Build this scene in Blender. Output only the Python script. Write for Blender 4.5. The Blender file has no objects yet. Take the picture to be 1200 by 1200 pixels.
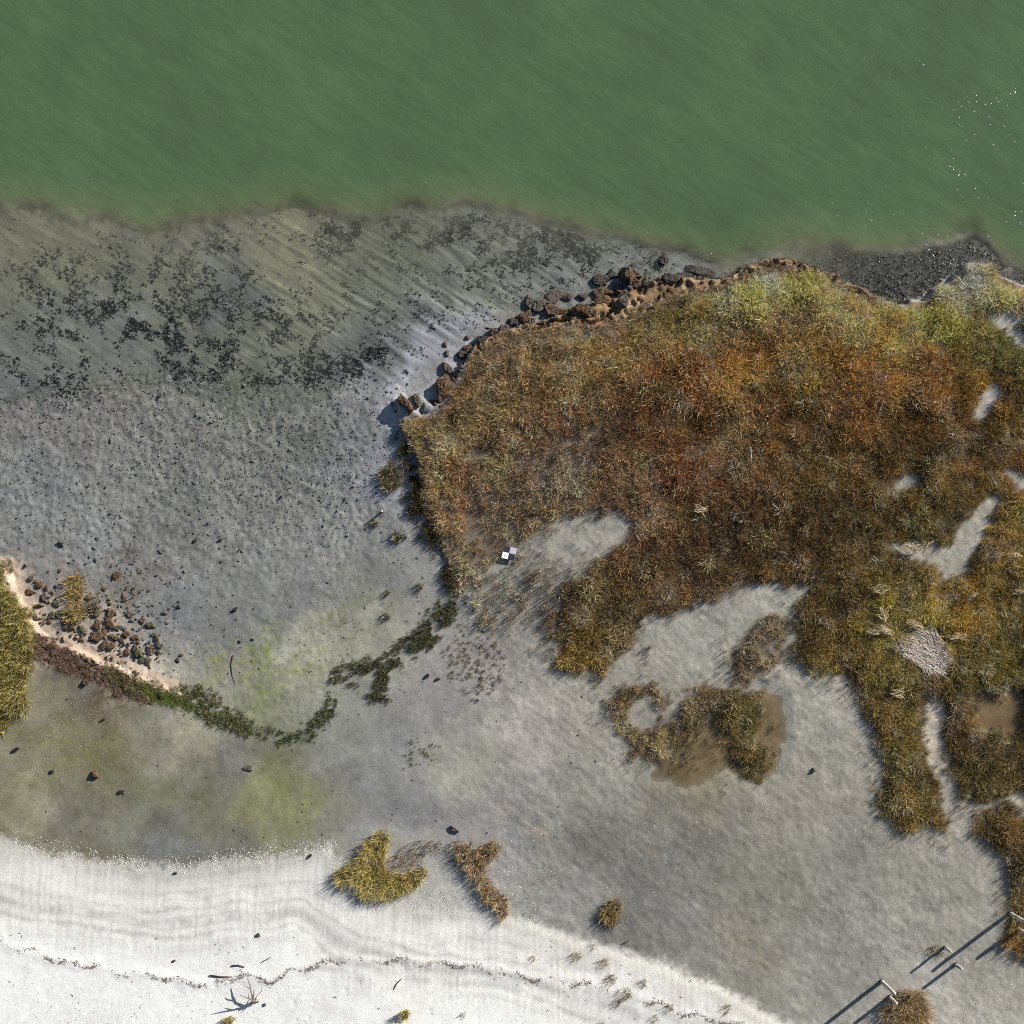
import bpy, math, random
import numpy as np

# ------------------------------------------------------------------ camera, sky, sun, exposure
S = 0.04                      # metres per map unit; map = ground plan, u to the east, v to the south, origin north-west
CAM_H = 46.0
NADIR = (0.0, -5.6)
scene = bpy.context.scene
COL = scene.collection
cam_d = bpy.data.cameras.new("camera")
cam = bpy.data.objects.new("camera", cam_d)
COL.objects.link(cam)
cam.location = (NADIR[0], NADIR[1], CAM_H)
cam.rotation_euler = (0, 0, 0)
cam_d.sensor_width = 36
cam_d.lens = 34.5
cam_d.shift_y = 140 / 1200
cam_d.clip_end = 3000
scene.camera = cam

SUN_EL = math.radians(20)
SUN_DIR = (0.80, 0.60)        # horizontal direction towards the sun (east, north)
world = bpy.data.worlds.new("World")
scene.world = world
world.use_nodes = True
wn = world.node_tree
bg = wn.nodes["Background"]
sky = wn.nodes.new("ShaderNodeTexSky")
sky.sky_type = 'NISHITA'
sky.sun_disc = False
sky.sun_elevation = SUN_EL
sky.sun_rotation = math.atan2(SUN_DIR[0], SUN_DIR[1])
sky.dust_density = 0.6
wn.links.new(sky.outputs[0], bg.inputs[0])
bg.inputs[1].default_value = 0.05
sun_d = bpy.data.lights.new("sun", 'SUN')
sun_d.energy = 5.0
sun_d.angle = math.radians(0.53)
sun_d.color = (1.0, 0.945, 0.86)
sun = bpy.data.objects.new("sun", sun_d)
COL.objects.link(sun)
sun.rotation_euler = (math.radians(90) - SUN_EL, 0, math.atan2(SUN_DIR[0], -SUN_DIR[1]))
scene.view_settings.view_transform = 'Standard'
scene.view_settings.look = 'None'
scene.view_settings.exposure = 1.05
scene.view_settings.gamma = 1.0
scene.view_settings.use_curve_mapping = False
scene.cycles.use_denoising = False
scene.cycles.filter_width = 1.05
scene.cycles.max_bounces = 6
scene.cycles.transparent_max_bounces = 8
scene.cycles.caustics_reflective = False
scene.cycles.caustics_refractive = False

# ------------------------------------------------------------------ helpers
rng = np.random.default_rng(7)
random.seed(7)
KALB = 0.70


def lin(c, k=KALB):
    c = np.asarray(c, float) / 255.0
    return np.where(c <= 0.04045, c / 12.92, ((c + 0.055) / 1.055) ** 2.4) * k


def xy(u, v):
    return (np.asarray(u, float) - 600) * S, (600 - np.asarray(v, float)) * S


def sstep(a, b, x):
    t = np.clip((x - a) / (b - a), 0, 1)
    return t * t * (3 - 2 * t)


_tab = np.random.default_rng(3).random((16, 256, 256))


def vnoise(x, y, seed=0):
    t = _tab[seed % 16]
    xi = np.floor(x).astype(np.int64)
    yi = np.floor(y).astype(np.int64)
    fx = x - xi
    fy = y - yi
    fx = fx * fx * (3 - 2 * fx)
    fy = fy * fy * (3 - 2 * fy)
    a = t[xi & 255, yi & 255]
    b = t[(xi + 1) & 255, yi & 255]
    c = t[xi & 255, (yi + 1) & 255]
    d = t[(xi + 1) & 255, (yi + 1) & 255]
    return (a * (1 - fx) + b * fx) * (1 - fy) + (c * (1 - fx) + d * fx) * fy


def fbm(x, y, scale, octv=4, seed=0, gain=0.5):
    """0..1, mean 0.5; scale in map units"""
    s = 0
    amp = 1.0
    tot = 0
    for o in range(octv):
        f = (2.03 ** o) / scale
        ca, sa = math.cos(.5 + 1.1 * o + .37 * seed), math.sin(.5 + 1.1 * o + .37 * seed)
        s = s + amp * vnoise((x * ca - y * sa) * f + 17.3 * o + seed * 5.7, (x * sa + y * ca) * f - 9.1 * o + seed * 3.1, seed + o)
        tot += amp
        amp *= gain
    return s / tot


def poly_sd(poly, U, V):
    """signed distance in map units, positive inside"""
    P = np.asarray(poly, float)
    shp = np.shape(U)
    U = np.ravel(U)
    V = np.ravel(V)
    best = np.full(U.shape, 1e18)
    inside = np.zeros(U.shape, bool)
    n = len(P)
    for i in range(n):
        ax, ay = P[i]
        bx, by = P[(i + 1) % n]
        dx, dy = bx - ax, by - ay
        L = dx * dx + dy * dy + 1e-12
        t = np.clip(((U - ax) * dx + (V - ay) * dy) / L, 0, 1)
        d = (U - ax - t * dx) ** 2 + (V - ay - t * dy) ** 2
        np.minimum(best, d, out=best)
        if ay != by:
            c = ((ay > V) != (by > V)) & (U < dx * (V - ay) / (by - ay) + ax)
            inside ^= c
    r = np.sqrt(best)
    return np.where(inside, r, -r).reshape(shp)


def line_d(line, U, V):
    P = np.asarray(line, float)
    best = np.full(np.shape(U), 1e18)
    for i in range(len(P) - 1):
        ax, ay = P[i]
        dx, dy = P[i + 1] - P[i]
        L = dx * dx + dy * dy + 1e-12
        t = np.clip(((U - ax) * dx + (V - ay) * dy) / L, 0, 1)
        np.minimum(best, (U - ax - t * dx) ** 2 + (V - ay - t * dy) ** 2, out=best)
    return np.sqrt(best)


def blob(U, V, u, v, ru, rv=None, rot=0.0):
    rv = rv or ru
    c, s = math.cos(math.radians(rot)), math.sin(math.radians(rot))
    a = ((U - u) * c + (V - v) * s) / ru
    b = (-(U - u) * s + (V - v) * c) / rv
    return np.exp(-(a * a + b * b))


def idw(anchors, U, V, power=4.0, soft=120.0):
    """smooth patchwork of anchor values; anchors rows: u, v, values..."""
    A = np.asarray(anchors, float)
    num = np.zeros(np.shape(U) + (A.shape[1] - 2,))
    den = np.zeros(np.shape(U))
    for r in A:
        w = 1.0 / (((U - r[0]) ** 2 + (V - r[1]) ** 2 + soft) ** (power / 2))
        num += w[..., None] * r[2:]
        den += w
    return num / den[..., None]


# ------------------------------------------------------------------ plan of the place (map units)
WL = -0.55                    # water level
UPLAND = [(-400, 610), (-150, 640), (0, 664), (14, 690), (34, 728), (60, 752), (95, 764), (130, 780), (165, 798), (195, 810), (225, 822),
          (262, 842), (300, 860), (340, 858), (385, 832), (430, 795), (470, 765), (500, 738), (524, 708), (533, 682), (522, 655),
          (506, 625), (498, 592), (491, 560), (486, 535), (474, 512), (470, 492), (464, 470), (470, 464), (482, 474), (496, 484),
          (500, 470), (510, 474), (522, 466), (528, 446), (540, 428), (552, 410), (575, 392), (600, 382), (640, 372), (690, 358), (722, 346),
          (740, 330), (770, 326), (800, 322), (850, 323), (868, 316), (885, 307), (908, 301), (930, 303), (955, 312), (985, 324), (1010, 334), (1030, 345),
          (1050, 356), (1068, 348), (1082, 352), (1098, 336), (1112, 330), (1126, 318), (1140, 308), (1162, 306), (1174, 322), (1200, 330), (1400, 345), (2200, 345), (2200, 2200), (-2200, 2200), (-2200, 610)]
TOE = [(-2200, 960), (-150, 968), (0, 980), (60, 996), (130, 1008), (200, 1014), (260, 1008), (330, 1000), (388, 992), (402, 1020), (440, 1050), (500, 1062),
       (590, 1066), (650, 1084), (720, 1108), (800, 1134), (870, 1164), (925, 1198), (1010, 1260), (1200, 1360), (2200, 1700), (2200, 2400), (-2200, 2400)]
DROP = [(-2200, 240), (-100, 236), (0, 240), (45, 244), (60, 256), (110, 252), (160, 266), (200, 262), (240, 258), (280, 248), (330, 240), (390, 246), (430, 252), (480, 244), (540, 240),
        (600, 250), (650, 262), (700, 276), (760, 286), (820, 300), (860, 312), (905, 298), (935, 285), (960, 284), (985, 290), (1040, 300), (1080, 300), (1120, 290), (1150, 280), (1168, 292),
        (1200, 312), (1400, 330), (2200, 330), (2200, 2400), (-2200, 2400)]
DRY = [(-2200, 470), (-100, 468), (0, 462), (60, 455), (110, 440), (180, 428), (240, 432), (300, 448), (350, 446), (420, 440), (455, 455), (480, 440), (520, 405), (560, 380),
       (600, 352), (650, 335), (720, 330), (770, 322), (900, 300), (1200, 330), (2200, 340), (2200, 2400), (-2200, 2400)]

MARSH = [(556, 434), (578, 416), (602, 402), (640, 394), (690, 390), (738, 388), (758, 370), (780, 358), (804, 352), (850, 346), (880, 333), (905, 320), (940, 324), (970, 333),
         (1005, 347), (1032, 360), (1050, 366), (1068, 360), (1085, 362), (1100, 348), (1126, 330), (1140, 318), (1162, 316), (1172, 332), (1200, 342), (1300, 345), (1420, 350), (1420, 930), (1260, 930), (1200, 926),
         (1172, 936), (1150, 943), (1122, 920), (1108, 884), (1101, 858), (1106, 832), (1102, 804), (1094, 796), (1084, 808), (1088, 832), (1078, 858), (1079, 880), (1094, 910), (1108, 946), (1108, 972), (1082, 968),
         (1060, 972), (1030, 950), (1026, 925), (1032, 892), (1022, 850), (1008, 808), (992, 796), (962, 788), (936, 766), (928, 735), (934, 712),
         (948, 686), (905, 680), (860, 684), (826, 700), (790, 716), (762, 716), (748, 726), (742, 756), (712, 786), (676, 786), (655, 776), (652, 738), (660, 700), (690, 668), (712, 648), (734, 630),
         (738, 610), (722, 600), (690, 598), (664, 602), (640, 616), (616, 636), (590, 652), (566, 664), (548, 690), (534, 690), (528, 660), (512, 632), (502, 602),
         (496, 570), (490, 540), (478, 514), (474, 490), (486, 482), (502, 490), (512, 482), (528, 470), (536, 448)]
HOLES = [
    [(1168, 584), (1156, 612), (1142, 640), (1132, 668), (1110, 674), (1100, 660), (1084, 654), (1060, 650), (1048, 642), (1080, 638), (1096, 641), (1112, 647), (1121, 640), (1124, 624), (1140, 606), (1152, 590)],
    [(1052, 570), (1056, 560), (1072, 558), (1072, 564), (1060, 568)],
    [(1182, 554), (1205, 560), (1202, 570), (1190, 566)],
    [(1164, 370), (1174, 364), (1186, 368), (1204, 364), (1204, 374), (1186, 376), (1178, 384), (1168, 380)],
    [(1155, 462), (1166, 452), (1172, 462), (1160, 474), (1148, 490), (1144, 486)],
    [(1096, 404), (1104, 398), (1108, 410), (1100, 414)],
    [(1150, 842), (1152, 822), (1164, 818), (1178, 828), (1186, 812), (1194, 812), (1192, 850), (1182, 866), (1176, 848), (1164, 846), (1156, 856)],
    [(1180, 386), (1205, 392), (1205, 408), (1196, 406)],
]
ISLANDS = {
    'corner': [(1138, 968), (1150, 958), (1162, 946), (1178, 940), (1196, 950), (1210, 964), (1300, 980), (1300, 1118), (1206, 1122), (1186, 1108), (1172, 1100), (1176, 1082), (1188, 1064), (1186, 1040), (1180, 1012), (1164, 986), (1146, 978)],
    'bend': [(804, 818), (826, 810), (850, 812), (872, 806), (894, 812), (896, 842), (888, 866), (904, 902), (886, 916), (870, 912), (862, 888), (850, 874), (846, 848), (830, 838), (822, 862), (808, 880), (796, 872), (802, 848)],
    'ring': [(708, 830), (718, 812), (740, 804), (766, 806), (784, 824), (772, 832), (758, 820), (738, 830), (734, 846), (752, 862), (764, 858), (770, 838), (776, 852), (792, 850), (798, 868), (778, 894), (760, 892), (742, 886), (726, 862)],
    'clump': [(856, 762), (870, 742), (886, 722), (912, 718), (928, 742), (918, 776), (894, 792), (876, 808), (858, 798)],
}
SPARSE = [(552, 700), (560, 670), (590, 656), (640, 668), (660, 690), (656, 740), (640, 720), (610, 726), (580, 740), (556, 740)]
SCRUB = {
    'bank': [(196, 804), (222, 798), (246, 806), (262, 826), (300, 848), (330, 858), (300, 868), (262, 858), (232, 842), (212, 826)],
    'gap': [(300, 852), (330, 858), (352, 850), (372, 832), (386, 812), (398, 818), (390, 842), (374, 858), (348, 870), (320, 872), (300, 866)],
    'cove': [(372, 800), (392, 778), (420, 772), (446, 764), (472, 746), (490, 728), (508, 714), (524, 690), (545, 690), (548, 712), (530, 740), (510, 760), (492, 770), (470, 780), (464, 800), (456, 830), (430, 824), (404, 806)],
    'edge': [(466, 496), (478, 512), (490, 540), (498, 570), (504, 602), (514, 632), (530, 660), (540, 690), (526, 694), (514, 664), (490, 632), (484, 604), (470, 580), (474, 556), (466, 530)],
    'thin': [(520, 760), (545, 720), (580, 740), (600, 770), (590, 810), (560, 830), (536, 810), (512, 790)],
    'spot': [(466, 890), (480, 870), (500, 868), (520, 876), (510, 894), (486, 906), (470, 908)],
}
YELLOW = [(-160, 655), (-20, 672), (6, 690), (24, 716), (36, 745), (38, 770), (26, 800), (20, 830), (0, 852), (-160, 870)]
PEAT_FLAT = [(36, 742), (60, 748), (92, 766), (130, 784), (170, 802), (196, 812), (180, 828), (150, 818), (110, 800), (70, 786), (40, 770)]
PEAT_SHELF = [(545, 424), (560, 402), (580, 388), (610, 380), (650, 372), (690, 358), (735, 340), (760, 326), (800, 320), (860, 322), (890, 306), (925, 302), (960, 314), (1010, 334), (1034, 350), (1005, 342), (960, 326), (930, 312),
              (890, 318), (845, 334), (790, 344), (755, 356), (740, 376), (700, 382), (650, 384), (610, 392), (580, 410), (556, 432)]
WEED_BED = [(918, 298), (928, 280), (955, 276), (975, 280), (1000, 280), (1040, 291), (1080, 290), (1120, 278), (1152, 266), (1172, 278), (1190, 296), (1215, 304), (1215, 330), (1172, 320), (1160, 306), (1140, 308), (1098, 336), (1068, 348), (1050, 356), (1010, 334), (960, 312)]

# rows: u, v, colour as photographed in sunlight (0-255)
GROUND = [
    (-100, 280, 118, 120, 100), (50, 280, 124, 124, 104), (200, 300, 118, 118, 103), (325, 285, 142, 140, 116), (330, 345, 134, 134, 114), (270, 330, 104, 106, 104), (450, 300, 110, 112, 97), (560, 320, 117, 119, 109), (650, 335, 124, 126, 122),
    (100, 400, 110, 112, 106), (100, 405, 132, 130, 124), (300, 400, 113, 114, 102), (450, 400, 100, 102, 98), (540, 400, 118, 120, 120), (500, 440, 120, 121, 124),
    (50, 470, 118, 118, 118), (200, 480, 118, 119, 117), (350, 500, 112, 114, 112), (430, 520, 124, 126, 128), (462, 545, 150, 153, 162), (492, 452, 178, 180, 188), (535, 424, 170, 172, 180), (-80, 560, 122, 124, 126),  # bluish pale anchors by the west scarp: sky glare on wet mud, painted in
    (50, 580, 122, 124, 126), (10, 625, 124, 126, 127), (36, 655, 128, 130, 131), (-60, 610, 124, 126, 127), (200, 600, 117, 119, 117), (350, 620, 124, 125, 124), (100, 640, 128, 130, 132), (220, 690, 124, 126, 128), (330, 690, 128, 130, 130), (430, 650, 140, 141, 140), (480, 650, 150, 150, 148), (505, 700, 156, 155, 150),
    (190, 760, 150, 150, 146), (210, 720, 122, 124, 127), (150, 680, 116, 115, 110),
    (310, 830, 130, 134, 112), (260, 730, 126, 128, 128), (380, 760, 160, 162, 148), (440, 750, 168, 168, 156),
    (130, 790, 196, 184, 172), (40, 725, 178, 164, 150), (90, 755, 184, 172, 158), (6, 680, 178, 164, 150), (170, 790, 200, 194, 182),
    (60, 830, 146, 142, 122), (90, 800, 128, 124, 122), (100, 870, 134, 132, 108), (150, 880, 138, 137, 120), (170, 810, 112, 106, 84), (110, 812, 110, 100, 82), (200, 860, 130, 130, 124), (255, 885, 130, 130, 126), (218, 862, 172, 168, 150), (38, 935, 148, 146, 128), (100, 950, 126, 125, 116), (60, 985, 132, 130, 116),
    (180, 930, 126, 128, 110), (240, 940, 124, 126, 112), (320, 930, 140, 144, 112), (350, 965, 140, 142, 120), (300, 990, 124, 125, 122), (430, 900, 145, 146, 148), (400, 960, 138, 139, 132), (480, 960, 130, 131, 134), (400, 870, 150, 152, 148), (200, 985, 122, 124, 122),
    (560, 770, 156, 152, 150), (500, 810, 158, 157, 155), (620, 870, 178, 175, 169), (550, 900, 168, 166, 158), (680, 850, 170, 167, 159), (700, 920, 160, 158, 151), (590, 955, 150, 148, 146), (700, 985, 124, 123, 119), (800, 1000, 132, 131, 126),
    (760, 1050, 128, 128, 125), (900, 1050, 136, 134, 126), (1000, 1000, 150, 148, 141), (1000, 1100, 150, 150, 144), (1100, 1030, 162, 160, 152), (900, 920, 154, 151, 142), (960, 850, 166, 164, 156), (830, 740, 166, 164, 157), (900, 700, 166, 164, 156),
    (680, 620, 166, 164, 157), (620, 700, 150, 147, 142), (1110, 650, 172, 168, 158), (1150, 1150, 162, 160, 152), (1090, 1190, 178, 175, 168), (1130, 1180, 186, 184, 178), (640, 1040, 150, 150, 147), (560, 1000, 148, 148, 150), (1085, 850, 206, 196, 182), (1175, 373, 188, 187, 184), (1170, 830, 176, 156, 118), (1120, 940, 176, 170, 160),  # pale anchor in the north-east grass hole: shine of water, painted as ground
    (820, 890, 146, 140, 124), (480, 1000, 168, 168, 164), (520, 1045, 186, 186, 182), (440, 1000, 150, 150, 150),
]
GRASS = [
    (950, 330, 150, 146, 66), (880, 345, 132, 130, 50), (1000, 372, 152, 134, 58), (1050, 342, 166, 154, 96), (1140, 325, 172, 158, 118), (1180, 350, 146, 136, 90), (1100, 380, 142, 136, 62), (1180, 405, 100, 98, 44), (905, 315, 158, 146, 108), (970, 335, 146, 140, 90),
    (820, 358, 122, 114, 56), (770, 385, 128, 108, 62), (640, 392, 150, 128, 98), (640, 415, 132, 112, 78), (580, 430, 128, 106, 78), (520, 490, 140, 114, 78), (500, 530, 128, 104, 62), (560, 500, 136, 108, 76), (640, 460, 124, 98, 62), (700, 420, 116, 94, 50),
    (700, 500, 124, 92, 66), (600, 560, 140, 114, 80), (540, 600, 136, 106, 74), (660, 560, 150, 128, 100), (720, 540, 122, 96, 70), (800, 450, 116, 76, 34), (880, 420, 140, 98, 32), (950, 400, 156, 118, 36), (1000, 450, 122, 80, 30), (900, 500, 98, 66, 30),
    (1000, 540, 96, 70, 29), (1100, 500, 104, 74, 32), (1150, 450, 118, 90, 34), (800, 560, 112, 68, 40), (850, 600, 86, 58, 35), (780, 640, 92, 66, 42), (950, 620, 80, 60, 28), (1030, 620, 88, 70, 36), (900, 660, 88, 66, 38), (700, 700, 104, 86, 58), (700, 772, 118, 98, 44),
    (720, 720, 98, 78, 42), (600, 690, 138, 118, 84), (990, 720, 86, 66, 36), (1012, 735, 142, 130, 50), (1040, 790, 106, 94, 44), (1050, 860, 98, 86, 38), (1070, 940, 108, 92, 48), (1040, 930, 102, 88, 46), (1150, 690, 140, 110, 38), (1180, 660, 132, 110, 48), (1180, 760, 90, 82, 32), (1130, 860, 96, 76, 38),
    (1180, 900, 92, 76, 35), (1165, 970, 108, 88, 46), (1185, 1030, 108, 88, 42), (1192, 1095, 132, 106, 50), (830, 850, 98, 84, 48), (875, 850, 98, 88, 48), (745, 870, 124, 104, 78), (885, 760, 118, 100, 74), (1060, 400, 138, 104, 40), (1090, 430, 128, 86, 34), (840, 390, 112, 96, 42),
    (1110, 620, 96, 80, 42), (870, 500, 130, 104, 66), (1200, 480, 104, 80, 36), (660, 510, 128, 96, 74), (560, 560, 132, 102, 76), (760, 480, 106, 72, 38), (740, 600, 124, 98, 74),
]

# ------------------------------------------------------------------ terrain
fine = np.arange(-27.0, 27.0 + 1e-6, 0.07)
out = 27.0 + np.cumsum(0.12 * 1.22 ** np.arange(36))
axis = np.concatenate([-out[::-1], fine, out])
NX = len(axis)
X, Y = np.meshgrid(axis, axis, indexing='ij')
U = X / S + 600
V = 600 - Y / S
Uc = np.clip(U, -180, 1380)
Vc = np.clip(V, -180, 1380)


def rbf(ctrl, U, V):
    C = np.asarray(ctrl, float)
    P = C[:, :2] / 300.0

    def phi(r2):
        return 0.5 * r2 * np.log(r2 + 1e-9)
    n = len(P)
    d2 = ((P[:, None] - P[None]) ** 2).sum(-1)
    A = np.zeros((n + 3, n + 3))
    A[:n, :n] = phi(d2) + np.eye(n) * 0.01
    A[:n, n] = 1
    A[:n, n + 1:] = P
    A[n, :n] = 1
    A[n + 1:, :n] = P.T
    w = np.linalg.solve(A, np.concatenate([C[:, 2], [0, 0, 0]]))
    o = w[n] + w[n + 1] * U / 300.0 + w[n + 2] * V / 300.0
    for i in range(n):
        o = o + w[i] * phi((U / 300.0 - P[i, 0]) ** 2 + (V / 300.0 - P[i, 1]) ** 2)
    return o


ZHIGH = [(0, 700, -.12), (60, 770, -.12), (150, 810, -.14), (250, 860, -.2), (350, 880, -.2), (450, 820, -.15), (530, 720, -.02), (0, 850, -.16), (100, 900, -.2), (200, 900, -.2), (300, 940, -.18), (0, 980, -.02), (200, 1005, 0), (400, 990, 0.02),
         (0, 1090, .35), (300, 1100, .36), (0, 1200, .62), (300, 1200, .62), (600, 1200, .55), (600, 1080, .16), (700, 1130, .22), (800, 1200, .38), (500, 1050, .12), (920, 1200, .15), (700, 1000, -.02), (900, 1000, -.03), (1100, 1000, 0), (1200, 1200, .1), (1000, 1150, 0),
         (600, 700, 0), (600, 850, -.03), (500, 920, -.06), (850, 870, -.06), (900, 750, 0), (1200, 900, 0), (700, 500, .02), (1000, 500, .02), (1200, 500, 0), (500, 500, .02), (600, 400, -.02), (800, 340, -.05), (1000, 350, -.05), (1200, 350, -.05), (1350, 700, 0), (1350, 1350, .3), (-150, 1350, 1.0), (600, 1350, 1.0), (-150, 900, -.15)]
ZLOW = [(0, 462, -.55), (200, 435, -.55), (420, 445, -.545), (455, 478, -.22), (470, 455, -.28), (500, 450, -.28), (460, 515, -.2), (435, 500, -.3), (410, 470, -.46), (480, 560, -.26), (485, 600, -.14), (500, 640, -.1), (505, 680, -.1), (420, 600, -.36), (540, 420, -.4), (400, 780, -.27), (300, 840, -.25), (200, 790, -.3), (100, 745, -.3), (0, 650, -.33), (200, 600, -.44), (350, 600, -.44), (50, 550, -.47),
        (0, 245, -.70), (200, 262, -.70), (330, 245, -.69), (540, 245, -.69), (700, 280, -.68), (600, 350, -.56), (700, 325, -.57), (800, 312, -.66), (900, 290, -.8), (1050, 320, -.59), (1140, 295, -.60), (1200, 320, -.62), (100, 350, -.61), (300, 350, -.615), (500, 350, -.595), (-150, 245, -.70), (-150, 462, -.55), (-150, 620, -.35), (1350, 330, -.62)]

print("terrain", NX, "x", NX)
wu = (fbm(U, V, 40, 4, 1) - .5)
wv = (fbm(U, V, 40, 4, 5) - .5)
Uw, Vw = Uc + 14 * wu, Vc + 14 * wv
sd_up = poly_sd(UPLAND, Uc + 9 * wu + 5 * (fbm(U, V, 9, 2, 2) - .5), Vc + 9 * wv + 5 * (fbm(U, V, 9, 2, 3) - .5))
softw = 3.0 + 34 * np.clip(blob(Uc, Vc, 330, 850, 70) + blob(Uc, Vc, 430, 800, 50) + 0.35 * blob(Uc, Vc, 510, 720, 40), 0, 1)
up = sstep(-softw, softw, sd_up)
zl = rbf(ZLOW, Uc, Vc)
zh = rbf(ZHIGH, Uc, Vc)
sd_drop = poly_sd(DROP, Uc + 10 * wu, Vc + 22 * wv + 12 * (fbm(U, V, 14, 3, 4) - .5))
deep = np.clip(-sd_drop, 0, None)
zl = np.where(sd_drop < 0, np.maximum(zl, -.76) * np.exp(-(deep / 75) ** 1.25) + (-3.0) * (1 - np.exp(-(deep / 75) ** 1.25)), zl)
sd_dry = poly_sd(DRY, Uc, Vc)
sd_toe = poly_sd(TOE, Uc + 10 * wu, Vc + 10 * wv)
beach = sstep(-7, 9, sd_toe + 10 * (fbm(U, V, 12, 3, 4) - .5) + 14 * (fbm(U, V, 4, 2, 7) - .5))

marsh_sd = poly_sd(MARSH, Uw, Vw)
marsh_sd0 = marsh_sd
hole = np.full(U.shape, -99.0)
for h_ in HOLES:
    hole = np.maximum(hole, poly_sd(h_, Uc + 5 * wu, Vc + 5 * wv) + 3)
marsh_sd = np.minimum(marsh_sd, -hole)
isl = np.full(U.shape, -99.0)
for h_ in ISLANDS.values():
    isl = np.maximum(isl, poly_sd(h_, Uw, Vw))
veg = sstep(-3, 5, np.maximum(marsh_sd, isl))
peat = np.maximum(sstep(-3, 3, poly_sd(PEAT_SHELF, Uc + 8 * wu, Vc + 8 * wv)), sstep(-5, 4, poly_sd(PEAT_FLAT, Uw, Vw)))
weedbed = sstep(-5, 6, poly_sd(WEED_BED, Uw, Vw))

Z = zl * (1 - up) + zh * up
land = sstep(-10, 10, sd_dry)
flat = (1 - up) * land
n8 = fbm(U, V, 8, 3, 6) - .5
n20 = fbm(U, V, 22, 3, 7) - .5
n60 = fbm(U, V, 70, 3, 8) - .5
rough_flat = flat * np.clip(1.15 - sstep(380, 500, Uc) * .8 - sstep(600, 720, Vc) * .75, .12, 1)
rid = np.abs(fbm(U, V, 7, 2, 12) - .5) * 2
n5 = fbm(U, V, 4.5, 2, 10) - .5
Z = Z + rough_flat * (.034 * n8 + .012 * n20 + .03 * (rid - .3) + .05 * n5)
Z = Z + (1 - rough_flat) * (1 - beach) * .012 * n5
Z = Z + (1 - beach) * (.03 * n20 + .05 * n60) * (1 - .5 * up) * (1 - .6 * up * (1 - veg))
Z = Z + peat * (.16 * n8 + .12 * n20 - .10 * (np.abs(fbm(U, V, 13, 3, 4) - .5) < .035))
# eroded hummocks along the marsh scarps
scarp = np.exp(-(sd_up / 9.0) ** 2) * np.clip(1 - softw / 14, 0, 1)
Z = Z + scarp * (.2 * n8 + .1 * n20 - .14 * sstep(.06, .0, np.abs(fbm(U, V, 10, 2, 14) - .5)) * up)
CRACKS = [[(612, 383), (626, 377), (634, 376)], [(646, 367), (656, 364), (666, 368), (678, 372), (694, 372)], [(683, 379), (692, 381), (704, 377), (712, 372), (720, 364)], [(640, 375), (668, 376)], [(625, 385), (640, 381)], [(765, 352), (772, 345)], [(757, 362), (766, 358)], [(1028, 336), (1036, 352)], [(868, 322), (876, 314)]]
for c_ in CRACKS:
    Z = Z - .22 * np.exp(-((line_d(c_, U + 3 * wu * 4, V + 3 * wv * 4)) / 1.5) ** 2) * up
# ripple marks on the shelf, crests run from north-west to south-east
a_ = math.radians(33)
ru = (U * math.cos(a_) + V * math.sin(a_)) / 34
rv = (-U * math.sin(a_) + V * math.cos(a_)) / 4.2
rip = fbm(ru * 10, rv * 10, 10, 3, 9) - .5
shelf = (1 - land) * (1 - up) * sstep(-5, 5, sd_drop)
Z = Z + shelf * .06 * rip * (.4 + blob(Uc, Vc, 480, 330, 200, 110))
# low dunes of the panne, drift lines
ru2 = (U * math.cos(.6) + V * math.sin(.6)) / 26
rv2 = (-U * math.sin(.6) + V * math.cos(.6)) / 8
drift = fbm(ru2 * 10, rv2 * 10, 10, 3, 10) - .5
drift2 = fbm((U * math.cos(.7) + V * math.sin(.7)) * .5, (-U * math.sin(.7) + V * math.cos(.7)) * 1.5, 7, 4, 3, .62) - .5
panne = up * (1 - beach) * (1 - veg) * sstep(420, 640, Uc)
Z = Z + panne * (.008 * drift + .022 * drift2 + .012 * n8 + .012 * n5)
# beach: terraces and rill marks running down to the toe
Z = Z + beach * (.007 * np.sin(sd_toe / 7.5 + 3 * n60 * 2) * sstep(10, 40, sd_toe) * (1 - sstep(110, 140, sd_toe)) + .022 * n20 + .05 * n60 + .012 * n8 * sstep(110, 150, sd_toe))
rill = fbm(U * 3.2, V * .22, 10, 3, 11) - .5
Z = Z + beach * .016 * rill * (1 - sstep(90, 130, sd_toe))
WRACK = [(-150, 1060), (-20, 1076), (0, 1088), (12, 1104), (45, 1112), (75, 1122), (95, 1128), (118, 1126), (140, 1136), (165, 1136), (186, 1140), (208, 1142), (225, 1148), (262, 1148), (285, 1138), (318, 1146), (345, 1134), (380, 1126), (420, 1121), (450, 1122), (500, 1126),
         (545, 1128), (580, 1136), (640, 1146), (690, 1152), (720, 1162), (765, 1172), (800, 1184), (850, 1196), (900, 1215), (1000, 1290)]
dw = line_d(WRACK, Uc, Vc)
Z = Z + beach * .035 * np.exp(-((dw + 20 * n20) / 7) ** 2)
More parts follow.
